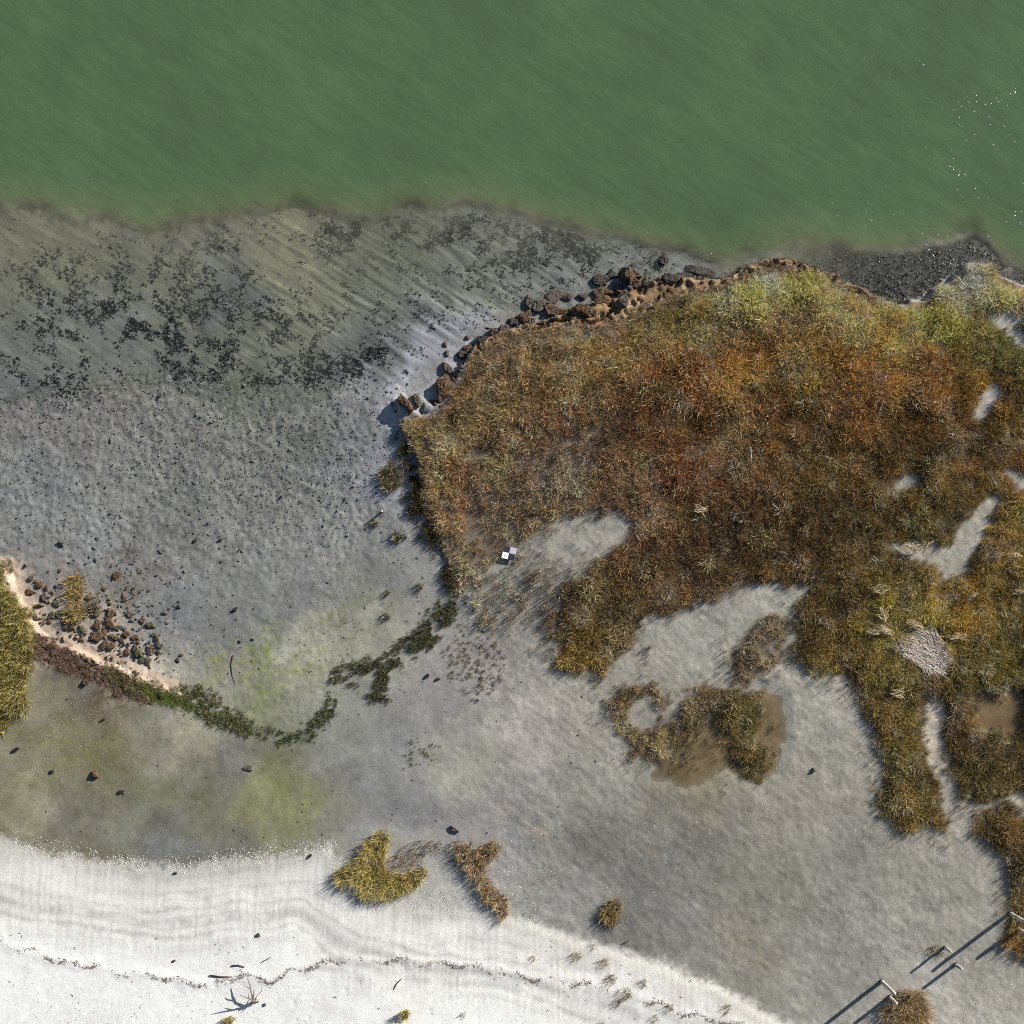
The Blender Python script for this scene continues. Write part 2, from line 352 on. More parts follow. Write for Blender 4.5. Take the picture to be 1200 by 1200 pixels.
# foot and paw marks, crab holes: small pits
prng = np.random.default_rng(21)
pits = []
for (u0, v0, u1, v1, n) in [(250, 1140, 620, 1200, 60), (0, 1140, 260, 1200, 24), (760, 690, 940, 800, 70), (950, 1010, 1150, 1140, 60), (560, 770, 720, 860, 30), (930, 790, 1030, 930, 40)]:
    for i in range(n):
        pits.append((prng.uniform(u0, u1), prng.uniform(v0, v1), prng.uniform(.9, 1.7), prng.uniform(.01, .03)))
for pu, pv, pr, pd in pits:
    px, py = (pu - 600) * S, (600 - pv) * S
    i0, i1 = np.searchsorted(axis, [px - .35, px + .35])
    j0, j1 = np.searchsorted(axis, [py - .35, py + .35])
    r2 = ((U[i0:i1, j0:j1] - pu) ** 2 + (V[i0:i1, j0:j1] - pv) ** 2) / (pr * pr)
    Z[i0:i1, j0:j1] -= pd * np.exp(-r2) * (.4 + 1.2 * fbm(U[i0:i1, j0:j1], V[i0:i1, j0:j1], 2.5, 1, 3))
# tide pools
POOLS = [
    ('brown', [(790, 890), (800, 880), (816, 876), (830, 846), (848, 842), (870, 834), (900, 806), (916, 820), (920, 850), (912, 880), (906, 908), (880, 914), (850, 896), (820, 912), (792, 916), (766, 908), (768, 898)]),
    ('grass', [(1144, 848), (1146, 820), (1164, 812), (1180, 822), (1190, 806), (1200, 808), (1198, 856), (1184, 872), (1172, 852), (1160, 866)]),
]
POOL_Z = {}
for nm, pl in POOLS:
    sdp = poly_sd(pl, Uw, Vw)
    dip = sstep(-16, 6, sdp)
    base_z = float(np.mean(Z[sdp > 0]))
    Z = Z * (1 - dip) + (base_z - .06 + .05 * n20 + .03 * n60) * dip
    POOL_Z[nm] = base_z - .035

# ground colours (sunlit photo tones turned into albedo)
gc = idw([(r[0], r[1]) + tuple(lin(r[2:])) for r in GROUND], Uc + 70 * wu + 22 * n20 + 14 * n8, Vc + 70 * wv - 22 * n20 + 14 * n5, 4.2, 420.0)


def over(mask, c):
    global gc
    m = np.clip(mask, 0, 1)[..., None]
    gc = gc * (1 - m) + lin(c) * m


def patchy(u, v, ru_, rv_, rot, thr=.42, sd=3):
    b = blob(Uc, Vc, u, v, ru_, rv_, rot)
    q_ = fbm(U * math.cos(.5) - V * math.sin(.5), (U * math.sin(.5) + V * math.cos(.5)) * 2.2, 30, 5, sd, .62)
    fine_ = fbm(U * math.cos(.5) - V * math.sin(.5), (U * math.sin(.5) + V * math.cos(.5)) * 2.6, 9, 3, sd + 3)
    return b ** .6 * sstep(.40, .62, b * .14 + q_ * .86) * (.35 + 1.1 * sstep(.35, .7, fine_))


over(.75 * patchy(400, 722, 46, 16, -25), (132, 139, 96))
over(.8 * patchy(300, 768, 40, 26, -10, sd=4), (130, 138, 90))
over(.7 * patchy(245, 782, 18, 26, 20, sd=5), (136, 142, 92))
over(.85 * patchy(300, 806, 10, 26, 0, sd=6), (118, 132, 66))
over(.75 * patchy(378, 758, 66, 7, -22, sd=2), (138, 144, 104))
over(.6 * patchy(350, 790, 40, 14, -18, sd=7), (140, 148, 104))
over(.6 * patchy(345, 765, 34, 8, -20, sd=8), (186, 188, 172))
over(.45 * patchy(310, 945, 34, 26, 30, sd=9), (142, 147, 92))
over(.45 * patchy(365, 945, 24, 30, 30, sd=10), (146, 150, 98))
over(.4 * patchy(90, 880, 60, 40, 20, sd=11), (138, 138, 88))
over(.5 * patchy(195, 815, 46, 9, 24, sd=12), (92, 106, 46))
over(.55 * patchy(120, 812, 40, 12, 30, sd=13), (96, 84, 58))
over(.55 * patchy(218, 862, 26, 18, 30, sd=14), (186, 180, 160))
over(.6 * patchy(34, 925, 12, 34, -14, sd=1), (176, 172, 148))
over(.4 * patchy(620, 968, 26, 7, 30, sd=2), (178, 160, 138))
over(.35 * patchy(760, 1000, 30, 8, 10, sd=3), (172, 156, 138))
over(.35 * patchy(880, 1110, 40, 12, 40, sd=4), (160, 148, 128))
over(.5 * patchy(145, 645, 18, 10, -30, sd=5), (84, 74, 62))
over(.4 * patchy(40, 552, 8, 4, 0, sd=6), (110, 70, 60))
over(sstep(.1, .5, np.exp(-((sd_up + 5) / 8) ** 2) * sstep(-20, 10, 205 - Uc) * sstep(-30, 0, Vc - 640) * sstep(-20, 0, 860 - Vc)), (196, 176, 158))
over(.97 * weedbed, (32, 30, 27))
over(.7 * patchy(755, 305, 30, 20, 20, sd=8), (52, 50, 44))
over(.4 * patchy(655, 290, 50, 20, 14, sd=9), (70, 72, 58))
over(.35 * patchy(480, 262, 100, 14, 4, sd=10), (72, 70, 54))
pm = np.maximum(sstep(-2, 2, poly_sd(PEAT_SHELF, Uc + 8 * wu, Vc + 8 * wv)), sstep(-14, -10, marsh_sd0) * sstep(4, -2, marsh_sd0) * sstep(2, 5, sd_up) * sstep(560, 530, Vc) * sstep(530, 560, Uc) * sstep(460, 430, Vc))
over(.9 * pm, (150, 122, 88))
over(.5 * pm * sstep(.5, .62, fbm(U, V, 20, 3, 12)), (176, 152, 126))
over(.6 * pm * sstep(.52, .66, fbm(U, V, 14, 3, 13)), (92, 66, 44))
over(.85 * sstep(-5, 3, poly_sd(PEAT_FLAT, Uw, Vw)), (122, 102, 90))
over(.55 * sstep(-5, 3, poly_sd(PEAT_FLAT, Uw, Vw)) * sstep(.5, .64, fbm(U, V, 12, 3, 9)), (86, 78, 68))
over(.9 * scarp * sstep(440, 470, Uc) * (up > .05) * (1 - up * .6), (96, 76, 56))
bas = sstep(4, 30, sd_up) * sstep(470, 330, Uc + 60 * wu) * (1 - beach)
gc = gc * (1 - (bas * (.05 + .75 * (fbm(U, V, 30, 5, 9, .65) - .42)))[..., None] * np.array([.9, .95, 1.25]))
mudm = (1 - beach)[..., None]
gc = gc * (1 - mudm) + gc * np.array([1.01, 1.0, .975]) * mudm
# beach sand: damp near its toe, white and dry above
sdb = sd_toe + 10 * n20 + 26 * n60
s0, s1, s2 = lin((200, 198, 191)), lin((231, 229, 225)), lin((244, 243, 240))
sand = s0 + (s1 - s0) * sstep(0, 36, sdb)[..., None] + (s2 - s1) * sstep(70, 122, sdb)[..., None]
for off, wd, dk, sg in ((14, 5, .16, 1), (34, 6, .15, -1), (52, 4, .2, 1), (68, 5, .3, 1), (84, 4, .24, -1), (98, 3, .16, 1)):
    bnd = np.exp(-((sd_toe - off + 12 * n60 + 4 * n20) / wd) ** 2) * sstep(-.22, .12, rill + sg * n20 + .6 * (fbm(U, V, 120, 2, off % 16) - .5))
    sand = sand * (1 - dk * bnd)[..., None]
tb = np.sin(sd_toe * .62 + 11 * n60 + 3 * n20)
sand = sand * (1 - .11 * sstep(.1, .95, tb) * sstep(16, 30, sd_toe) * (1 - sstep(92, 112, sd_toe)) * sstep(.38, .6, fbm(U * .6, V * 1.4, 60, 3, 6)))[..., None]
tail = sstep(560, 640, Uc) * np.exp(-((sd_toe - 9 + 6 * n20) / 8) ** 2)
sand = sand * (1 - .75 * tail[..., None]) + lin((243, 241, 232)) * (.75 * tail)[..., None]
sand = sand * (1 + .22 * rill * sstep(20, 45, sd_toe) * (1 - sstep(80, 120, sd_toe)) + .06 * n20 + .10 * n60 + .04 * n8)[..., None]
gc = gc * (1 - beach[..., None]) + sand * beach[..., None]
# litter-strewn peat under the grass
under = lin((104, 90, 70))
gc = gc * (1 - .82 * veg[..., None]) + under * (.82 * veg)[..., None]
sp = np.clip(blob(Uc, Vc, 650, 545, 100, 54, -35) + .7 * blob(Uc, Vc, 600, 590, 90, 60, -30), 0, 1) * veg
gc = gc * (1 - .6 * sp[..., None]) + lin((146, 130, 116)) * (.6 * sp)[..., None]
# pool beds
for nm, pl in POOLS:
    over(.8 * sstep(-3, 5, poly_sd(pl, Uw, Vw)), (146, 128, 98))
mott = 1 + (1 - .75 * beach) * (.5 * (fbm(U, V, 13, 4, 14, .65) - .5) + .34 * (fbm(U, V, 45, 3, 2) - .5)) + .18 * (fbm(U, V, 90, 3, 15) - .5) + .75 * rough_flat * (fbm(U, V, 5, 3, 13, .7) - .5)
gc = gc * mott[..., None]
gc = gc * (1 + .75 * shelf * rip + .55 * 0 * panne)[..., None] * (1 + .18 * panne * drift + .5 * panne * drift2)[..., None]
gc = gc * (1 + .13 * rough_flat + .22 * shelf * (1 - weedbed))[..., None] * (1 + shelf[..., None] * np.array([0, 0, .1]))
gc = np.clip(gc, .01, .8)
grain = np.clip(.85 - .72 * beach - .3 * panne + .3 * rough_flat + .5 * peat - .35 * (1 - land) * (1 - up), 0, 1.2)
wet = np.clip(shelf + .6 * flat + .3 * weedbed, 0, 1)


def height(u, v):
    x, y = xy(u, v)
    fi = np.interp(x, axis, np.arange(NX))
    fj = np.interp(y, axis, np.arange(NX))
    i = np.clip(fi.astype(int), 0, NX - 2)
    j = np.clip(fj.astype(int), 0, NX - 2)
    a, b = fi - i, fj - j
    return (Z[i, j] * (1 - a) + Z[i + 1, j] * a) * (1 - b) + (Z[i, j + 1] * (1 - a) + Z[i + 1, j + 1] * a) * b


# ------------------------------------------------------------------ mesh and material helpers
def new_mesh(name, verts, faces, smooth=True):
    """faces: (n,k) int array"""
    me = bpy.data.meshes.new(name)
    verts = np.asarray(verts, np.float32)
    faces = np.asarray(faces, np.int32)
    me.vertices.add(len(verts))
    me.vertices.foreach_set("co", verts.ravel())
    if len(faces):
        k = faces.shape[1]
        me.loops.add(faces.size)
        me.loops.foreach_set("vertex_index", faces.ravel())
        me.polygons.add(len(faces))
        me.polygons.foreach_set("loop_start", np.arange(0, faces.size, k, dtype=np.int32))
        me.polygons.foreach_set("loop_total", np.full(len(faces), k, np.int32))
        if smooth:
            me.polygons.foreach_set("use_smooth", np.ones(len(faces), bool))
    me.update(calc_edges=True)
    return me


def add_col(me, name, rgb):
    a = me.attributes.new(name, 'FLOAT_COLOR', 'POINT')
    rgb = np.asarray(rgb)
    a.data.foreach_set("color", np.concatenate([rgb, np.ones((len(rgb), 1))], 1).astype(np.float32).ravel())


def add_float(me, name, val):
    a = me.attributes.new(name, 'FLOAT', 'POINT')
    a.data.foreach_set("value", np.asarray(val, np.float32).ravel())


def add_vec(me, name, val):
    a = me.attributes.new(name, 'FLOAT_VECTOR', 'POINT')
    a.data.foreach_set("vector", np.asarray(val, np.float32).ravel())


def link(name, me, mat=None, parent=None, label=None, cat=None, group=None, kind=None, loc=None):
    o = bpy.data.objects.new(name, me)
    COL.objects.link(o)
    if mat is not None and me is not None and not me.materials:
        me.materials.append(mat)
    if parent is not None:
        o.parent = parent
    if loc is not None:
        o.location = loc
    tag(o, label, cat, group, kind)
    return o


def tag(o, label=None, cat=None, group=None, kind=None):
    if label:
        o["label"] = label
    if cat:
        o["category"] = cat
    if group:
        o["group"] = group
    if kind:
        o["kind"] = kind
    return o


def mat_new(name):
    m = bpy.data.materials.new(name)
    m.use_nodes = True
    nt = m.node_tree
    for n in list(nt.nodes):
        nt.nodes.remove(n)
    o = nt.nodes.new("ShaderNodeOutputMaterial")
    return m, nt, o


def node(nt, typ, **kw):
    n = nt.nodes.new(typ)
    for k, v in kw.items():
        if k.startswith("i_"):
            key = k[2:]
            key = int(key) if key.isdigit() else key.replace("_", " ")
            if hasattr(v, "default_value") or isinstance(v, bpy.types.NodeSocket):
                nt.links.new(v, n.inputs[key])
            else:
                n.inputs[key].default_value = v
        else:
            setattr(n, k, v)
    return n


def mathn(nt, op, a, b=None, clamp=False):
    n = nt.nodes.new("ShaderNodeMath")
    n.operation = op
    n.use_clamp = clamp
    for i, x in enumerate((a, b)):
        if x is None:
            continue
        if isinstance(x, bpy.types.NodeSocket):
            nt.links.new(x, n.inputs[i])
        else:
            n.inputs[i].default_value = x
    return n.outputs[0]


def noise_s(nt, vec, scale, detail=3.0, rough=0.55):
    n = nt.nodes.new("ShaderNodeTexNoise")
    n.inputs["Scale"].default_value = scale
    n.inputs["Detail"].default_value = detail
    n.inputs["Roughness"].default_value = rough
    if vec is not None:
        nt.links.new(vec, n.inputs["Vector"])
    return n.outputs["Fac"]


def maprange(nt, x, a, b, c, d):
    n = nt.nodes.new("ShaderNodeMapRange")
    nt.links.new(x, n.inputs[0])
    for i, v in enumerate((a, b, c, d)):
        n.inputs[i + 1].default_value = v
    return n.outputs[0]


def vscale(nt, col, f):
    n = nt.nodes.new("ShaderNodeVectorMath")
    n.operation = 'SCALE'
    nt.links.new(col, n.inputs[0])
    if isinstance(f, bpy.types.NodeSocket):
        nt.links.new(f, n.inputs[3])
    else:
        n.inputs[3].default_value = f
    return n.outputs[0]


def mat_ground():
    m, nt, o = mat_new("ground")
    geo = nt.nodes.new("ShaderNodeNewGeometry")
    at = node(nt, "ShaderNodeAttribute", attribute_name="col")
    wt = node(nt, "ShaderNodeAttribute", attribute_name="wet")
    n1 = noise_s(nt, geo.outputs["Position"], 22.0, 4, .7)
    n2 = noise_s(nt, geo.outputs["Position"], 5.0, 4, .65)
    f = mathn(nt, 'MULTIPLY', maprange(nt, n1, .25, .75, .72, 1.28), maprange(nt, n2, .25, .75, .9, 1.1))
    gr = node(nt, "ShaderNodeAttribute", attribute_name="grain")
    n3 = noise_s(nt, geo.outputs["Position"], 11.0, 5, .75)
    dark = mathn(nt, 'MULTIPLY', maprange(nt, n3, .40, .30, 0, .5), gr.outputs["Fac"])
    lite = mathn(nt, 'MULTIPLY', maprange(nt, n3, .60, .72, 0, .45), gr.outputs["Fac"])
    f = mathn(nt, 'MULTIPLY', f, mathn(nt, 'ADD', mathn(nt, 'SUBTRACT', 1.0, dark), lite))
    c = vscale(nt, at.outputs["Color"], f)
    p = nt.nodes.new("ShaderNodeBsdfPrincipled")
    nt.links.new(c, p.inputs["Base Color"])
    nt.links.new(maprange(nt, wt.outputs["Fac"], 0, 1, .95, .62), p.inputs["Roughness"])
    nt.links.new(maprange(nt, wt.outputs["Fac"], 0, 1, .12, .35), p.inputs["Specular IOR Level"])
    b = nt.nodes.new("ShaderNodeBump")
    b.inputs["Strength"].default_value = .55
    b.inputs["Distance"].default_value = .03
    nt.links.new(n1, b.inputs["Height"])
    nt.links.new(b.outputs[0], p.inputs["Normal"])
    nt.links.new(p.outputs[0], o.inputs[0])
    return m


M_GROUND = mat_ground()


def mat_leaf(name, instanced, transl=.3):
    m, nt, o = mat_new(name)
    at = node(nt, "ShaderNodeAttribute", attribute_name="icol" if instanced else "col", attribute_type='INSTANCER' if instanced else 'GEOMETRY')
    c = at.outputs["Color"]
    if instanced:
        rd = node(nt, "ShaderNodeAttribute", attribute_name="rnd")
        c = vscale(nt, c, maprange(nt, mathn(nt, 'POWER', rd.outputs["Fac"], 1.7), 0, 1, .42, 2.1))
        straw = nt.nodes.new("ShaderNodeMix")
        straw.data_type = 'RGBA'
        nt.links.new(maprange(nt, rd.outputs["Fac"], .62, .95, 0, .55), straw.inputs[0])
        nt.links.new(c, straw.inputs[6])
        straw.inputs[7].default_value = (*lin((168, 150, 116), 1.0), 1)
        c = straw.outputs[2]
    d = nt.nodes.new("ShaderNodeBsdfDiffuse")
    t = nt.nodes.new("ShaderNodeBsdfTranslucent")
    nt.links.new(c, d.inputs[0])
    nt.links.new(c, t.inputs[0])
    mx = nt.nodes.new("ShaderNodeMixShader")
    mx.inputs[0].default_value = transl
    nt.links.new(d.outputs[0], mx.inputs[1])
    nt.links.new(t.outputs[0], mx.inputs[2])
    nt.links.new(mx.outputs[0], o.inputs[0])
    return m


M_GRASS_I = mat_leaf("grass_blades", True)
M_GRASS = mat_leaf("grass_blades_clump", False)


def mat_solid_i(name, rough=.9, spec=.2):
    m, nt, o = mat_new(name)
    at = node(nt, "ShaderNodeAttribute", attribute_name="icol", attribute_type='INSTANCER')
    geo = nt.nodes.new("ShaderNodeNewGeometry")
    n1 = noise_s(nt, geo.outputs["Position"], 30.0, 3, .6)
    p = nt.nodes.new("ShaderNodeBsdfPrincipled")
    nt.links.new(vscale(nt, at.outputs["Color"], maprange(nt, n1, .25, .75, .6, 1.4)), p.inputs["Base Color"])
    p.inputs["Roughness"].default_value = rough
    p.inputs["Specular IOR Level"].default_value = spec
    nt.links.new(p.outputs[0], o.inputs[0])
    return m


M_CLOD_I = mat_solid_i("mud_lumps")
M_WEED_I = mat_solid_i("wet_seaweed", .45, .3)
M_SHELL_I = mat_solid_i("shell", .55, .4)
M_TWIG_I = mat_solid_i("dry_debris")


def mat_lump(name, c1, c2, c3, rough=.95, scale=9.0, bump=.8):
    """peat, mud or stone: three tones broken up by noise, coarse relief; object space so that copies differ"""
    m, nt, o = mat_new(name)
    geo = nt.nodes.new("ShaderNodeNewGeometry")
    n1 = noise_s(nt, geo.outputs["Position"], scale, 4, .65)
    n2 = noise_s(nt, geo.outputs["Position"], scale * 3.1, 4, .7)
    r = nt.nodes.new("ShaderNodeValToRGB")
    r.color_ramp.elements[0].position = .36
    r.color_ramp.elements[1].position = .66
    r.color_ramp.elements[0].color = (*lin(c1), 1)
    r.color_ramp.elements[1].color = (*lin(c3), 1)
    e = r.color_ramp.elements.new(.5)
    e.color = (*lin(c2), 1)
    nt.links.new(n1, r.inputs[0])
    c = vscale(nt, r.outputs[0], maprange(nt, n2, .3, .7, .55, 1.45))
    p = nt.nodes.new("ShaderNodeBsdfPrincipled")
    nt.links.new(c, p.inputs["Base Color"])
    p.inputs["Roughness"].default_value = rough
    p.inputs["Specular IOR Level"].default_value = .2
    b = nt.nodes.new("ShaderNodeBump")
    b.inputs["Strength"].default_value = bump
    b.inputs["Distance"].default_value = .05
    nt.links.new(n2, b.inputs["Height"])
    nt.links.new(b.outputs[0], p.inputs["Normal"])
    nt.links.new(p.outputs[0], o.inputs[0])
    return m


M_PEAT = mat_lump("peat_brown", (46, 36, 28), (98, 76, 56), (142, 114, 86), scale=13)
M_PEATRED = mat_lump("peat_reddish", (44, 36, 30), (98, 79, 63), (140, 116, 93), scale=13)
M_CLODGREY = mat_lump("clod_grey", (54, 50, 47), (98, 90, 83), (150, 138, 128), scale=17)
M_CLODGREEN = mat_lump("clod_green", (56, 56, 44), (94, 92, 72), (126, 122, 98), scale=13)
M_WETROCK = mat_lump("wet_dark_peat", (34, 30, 28), (52, 46, 42), (78, 68, 62), rough=.4)
M_WOOD = mat_lump("weathered_wood", (168, 160, 146), (208, 202, 190), (236, 232, 222), scale=5, bump=.3)
M_DRIFT = mat_lump("grey_driftwood", (92, 84, 76), (128, 118, 108), (168, 158, 148), scale=7, bump=.4)
M_WOODDARK = mat_lump("dark_wood", (52, 46, 40), (82, 72, 62), (112, 100, 88), scale=6, bump=.4)

# ------------------------------------------------------------------ the ground sheets
idx = np.arange(NX * NX).reshape(NX, NX)
quads = np.stack([idx[:-1, :-1], idx[1:, :-1], idx[1:, 1:], idx[:-1, 1:]], -1).reshape(-1, 4)


def qmean(a):
    return ((a[:-1, :-1] + a[1:, :-1] + a[1:, 1:] + a[:-1, 1:]) / 4).ravel()


q_beach = qmean(beach) > .5
q_sea = (qmean(sd_drop) < -4) & (qmean(up) < .5)
q_marsh = (qmean(np.maximum(veg, np.maximum(marsh_sd > 0, peat))) > .5) & ~q_beach & ~q_sea
q_mud = ~(q_beach | q_sea | q_marsh)
allv = np.stack([X.ravel(), Y.ravel(), Z.ravel()], 1)
gcf = gc.reshape(-1, 3)
wetf = wet.ravel()
grainf = grain.ravel()
for nm, sel in (("sand_beach", q_beach), ("seabed", q_sea), ("marsh_ground", q_marsh), ("mud_flat", q_mud)):
    qs = quads[sel]
    uq, inv = np.unique(qs, return_inverse=True)
    me = new_mesh(nm, allv[uq], inv.reshape(qs.shape))
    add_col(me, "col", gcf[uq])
    add_float(me, "wet", wetf[uq])
    add_float(me, "grain", grainf[uq])
    link(nm, me, M_GROUND, kind="structure")

# ------------------------------------------------------------------ water
def mat_water():
    m, nt, o = mat_new("green_estuary_water")
    geo = nt.nodes.new("ShaderNodeNewGeometry")
    dp = node(nt, "ShaderNodeAttribute", attribute_name="depth")
    pos = geo.outputs["Position"]
    mp = node(nt, "ShaderNodeMapping")
    nt.links.new(pos, mp.inputs[0])
    mp.vector_type = 'TEXTURE'
    mp.inputs["Rotation"].default_value = (0, 0, math.radians(-34))
    mp.inputs["Scale"].default_value = (1.9, .55, 1)
    streak = noise_s(nt, mp.outputs[0], 1.0, 5, .62)
    blotch = noise_s(nt, pos, .12, 4, .6)
    fine_ = noise_s(nt, pos, 5.0, 3, .6)
    plume = maprange(nt, noise_s(nt, pos, .55, 4, .6), .3, .7, .62, 1.4)
    dd = mathn(nt, 'MULTIPLY', mathn(nt, 'MULTIPLY', dp.outputs["Fac"], plume), 2.9)
    turb = mathn(nt, 'SUBTRACT', 1.0, mathn(nt, 'POWER', 2.718, mathn(nt, 'MULTIPLY', mathn(nt, 'POWER', dd, 1.7), -1.0)), clamp=True)
    r = nt.nodes.new("ShaderNodeValToRGB")
    r.color_ramp.elements[0].position = .03
    r.color_ramp.elements[0].color = (*lin((166, 165, 154)), 1)
    r.color_ramp.elements[1].position = .8
    r.color_ramp.elements[1].color = (*lin((88, 111, 80)), 1)
    for ps, cc in ((.13, (148, 148, 126)), (.26, (112, 124, 92)), (.45, (98, 116, 83))):
        e = r.color_ramp.elements.new(ps)
        e.color = (*lin(cc), 1)
    nt.links.new(mathn(nt, 'MULTIPLY', dp.outputs["Fac"], .62, True), r.inputs[0])
    c = vscale(nt, r.outputs[0], mathn(nt, 'MULTIPLY', maprange(nt, streak, .3, .7, .9, 1.11), maprange(nt, blotch, .3, .7, .9, 1.1)))
    c = vscale(nt, c, maprange(nt, noise_s(nt, pos, 9.0, 3, .7), .28, .72, .86, 1.15))
    d = nt.nodes.new("ShaderNodeBsdfDiffuse")
    nt.links.new(c, d.inputs[0])
    b0 = nt.nodes.new("ShaderNodeBump")
    b0.inputs["Strength"].default_value = .2
    b0.inputs["Distance"].default_value = .06
    nt.links.new(streak, b0.inputs["Height"])
    nt.links.new(b0.outputs[0], d.inputs["Normal"])
    tr = nt.nodes.new("ShaderNodeBsdfTransparent")
    tr.inputs[0].default_value = (.95, .97, .93, 1)
    mx = nt.nodes.new("ShaderNodeMixShader")
    nt.links.new(turb, mx.inputs[0])
    nt.links.new(tr.outputs[0], mx.inputs[1])
    nt.links.new(d.outputs[0], mx.inputs[2])
    # wavelets
    w1 = noise_s(nt, mp.outputs[0], 2.6, 4, .6)
    b1 = nt.nodes.new("ShaderNodeBump")
    b1.inputs["Strength"].default_value = 1.0
    b1.inputs["Distance"].default_value = .042
    gust = maprange(nt, noise_s(nt, pos, .45, 2, .5), .42, .66, .35, 1.15)
    nt.links.new(mathn(nt, 'ADD', mathn(nt, 'MULTIPLY', w1, .8), mathn(nt, 'MULTIPLY', fine_, gust)), b1.inputs["Height"])
    g = nt.nodes.new("ShaderNodeBsdfGlossy")
    g.inputs["Roughness"].default_value = .055
    nt.links.new(b1.outputs[0], g.inputs["Normal"])
    fr = nt.nodes.new("ShaderNodeFresnel")
    # same air-water ratio seen from either side of the sheet
    nt.links.new(maprange(nt, geo.outputs["Backfacing"], 0, 1, 1.333, 1 / 1.333), fr.inputs[0])
    nt.links.new(b1.outputs[0], fr.inputs["Normal"])
    m2 = nt.nodes.new("ShaderNodeMixShader")
    nt.links.new(fr.outputs[0], m2.inputs[0])
    nt.links.new(mx.outputs[0], m2.inputs[1])
    nt.links.new(g.outputs[0], m2.inputs[2])
    nt.links.new(m2.outputs[0], o.inputs[0])
    return m


wx = np.concatenate([-out[::-1], np.arange(-27, 27.01, .2), out])
wy = np.concatenate([np.arange(4.0, 27.01, .2), out])
WX, WY = np.meshgrid(wx, wy, indexing='ij')
wz = height(WX / S + 600, 600 - WY / S)
n_ = WX.shape
wi = np.arange(WX.size).reshape(n_)
wq = np.stack([wi[:-1, :-1], wi[1:, :-1], wi[1:, 1:], wi[:-1, 1:]], -1).reshape(-1, 4)
keep = (np.minimum.reduce([wz[:-1, :-1], wz[1:, :-1], wz[1:, 1:], wz[:-1, 1:]]) < WL + .03).ravel()
wq = wq[keep]
uq, inv = np.unique(wq, return_inverse=True)
me = new_mesh("water", np.stack([WX.ravel(), WY.ravel(), np.full(WX.size, WL)], 1)[uq], inv.reshape(wq.shape))
add_float(me, "depth", np.clip(WL - wz.ravel()[uq], 0, 3))
link("water", me, mat_water(), kind="structure")


def mat_pool(name, c):
    m, nt, o = mat_new(name)
    d = nt.nodes.new("ShaderNodeBsdfDiffuse")
    d.inputs[0].default_value = (*lin(c), 1)
    tr = nt.nodes.new("ShaderNodeBsdfTransparent")
    tr.inputs[0].default_value = (.95, .92, .87, 1)
    mx = nt.nodes.new("ShaderNodeMixShader")
    dpt = node(nt, "ShaderNodeAttribute", attribute_name="depth")
    nt.links.new(maprange(nt, dpt.outputs["Fac"], 0, .05, .0, .45), mx.inputs[0])
    nt.links.new(tr.outputs[0], mx.inputs[1])
    nt.links.new(d.outputs[0], mx.inputs[2])
    g = nt.nodes.new("ShaderNodeBsdfGlossy")
    g.inputs["Roughness"].default_value = .05
    fr = nt.nodes.new("ShaderNodeFresnel")
    gp = nt.nodes.new("ShaderNodeNewGeometry")
    nt.links.new(maprange(nt, gp.outputs["Backfacing"], 0, 1, 1.333, 1 / 1.333), fr.inputs[0])
    m2 = nt.nodes.new("ShaderNodeMixShader")
    nt.links.new(fr.outputs[0], m2.inputs[0])
    nt.links.new(mx.outputs[0], m2.inputs[1])
    nt.links.new(g.outputs[0], m2.inputs[2])
    nt.links.new(m2.outputs[0], o.inputs[0])
    return m


M_POOL = mat_pool("pool_water", (128, 112, 80))
for nm, pl in POOLS:
    P = np.asarray(pl, float)
    u0, v0 = P.min(0) - 14
    u1, v1 = P.max(0) + 14
    gu = np.arange(u0, u1, 2.5)
    gv = np.arange(v0, v1, 2.5)
    GU, GV = np.meshgrid(gu, gv, indexing='ij')
    hz = height(GU, GV)
    ii = np.arange(GU.size).reshape(GU.shape)
    q = np.stack([ii[:-1, :-1], ii[:-1, 1:], ii[1:, 1:], ii[1:, :-1]], -1).reshape(-1, 4)
    mn = np.minimum.reduce([hz[:-1, :-1], hz[1:, :-1], hz[1:, 1:], hz[:-1, 1:]]).ravel()
    near = poly_sd(pl, GU, GV)[:-1, :-1].ravel() > -9
    q = q[(mn < POOL_Z[nm] + .01) & near]
    if len(q) == 0:
        continue
    uq, inv = np.unique(q, return_inverse=True)
    gx, gy = xy(GU.ravel()[uq], GV.ravel()[uq])
    me = new_mesh("tide_pool", np.stack([gx, gy, np.full(len(gx), POOL_Z[nm])], 1), inv.reshape(q.shape))
    add_float(me, "depth", np.clip(POOL_Z[nm] - hz.ravel()[uq], 0, .2))
    link("tide_pool", me, M_POOL, kind="structure", label={'brown': "shallow brown pool round the bent grass island on the panne", 'grass': "small tan pool enclosed by grass near the east edge"}[nm])

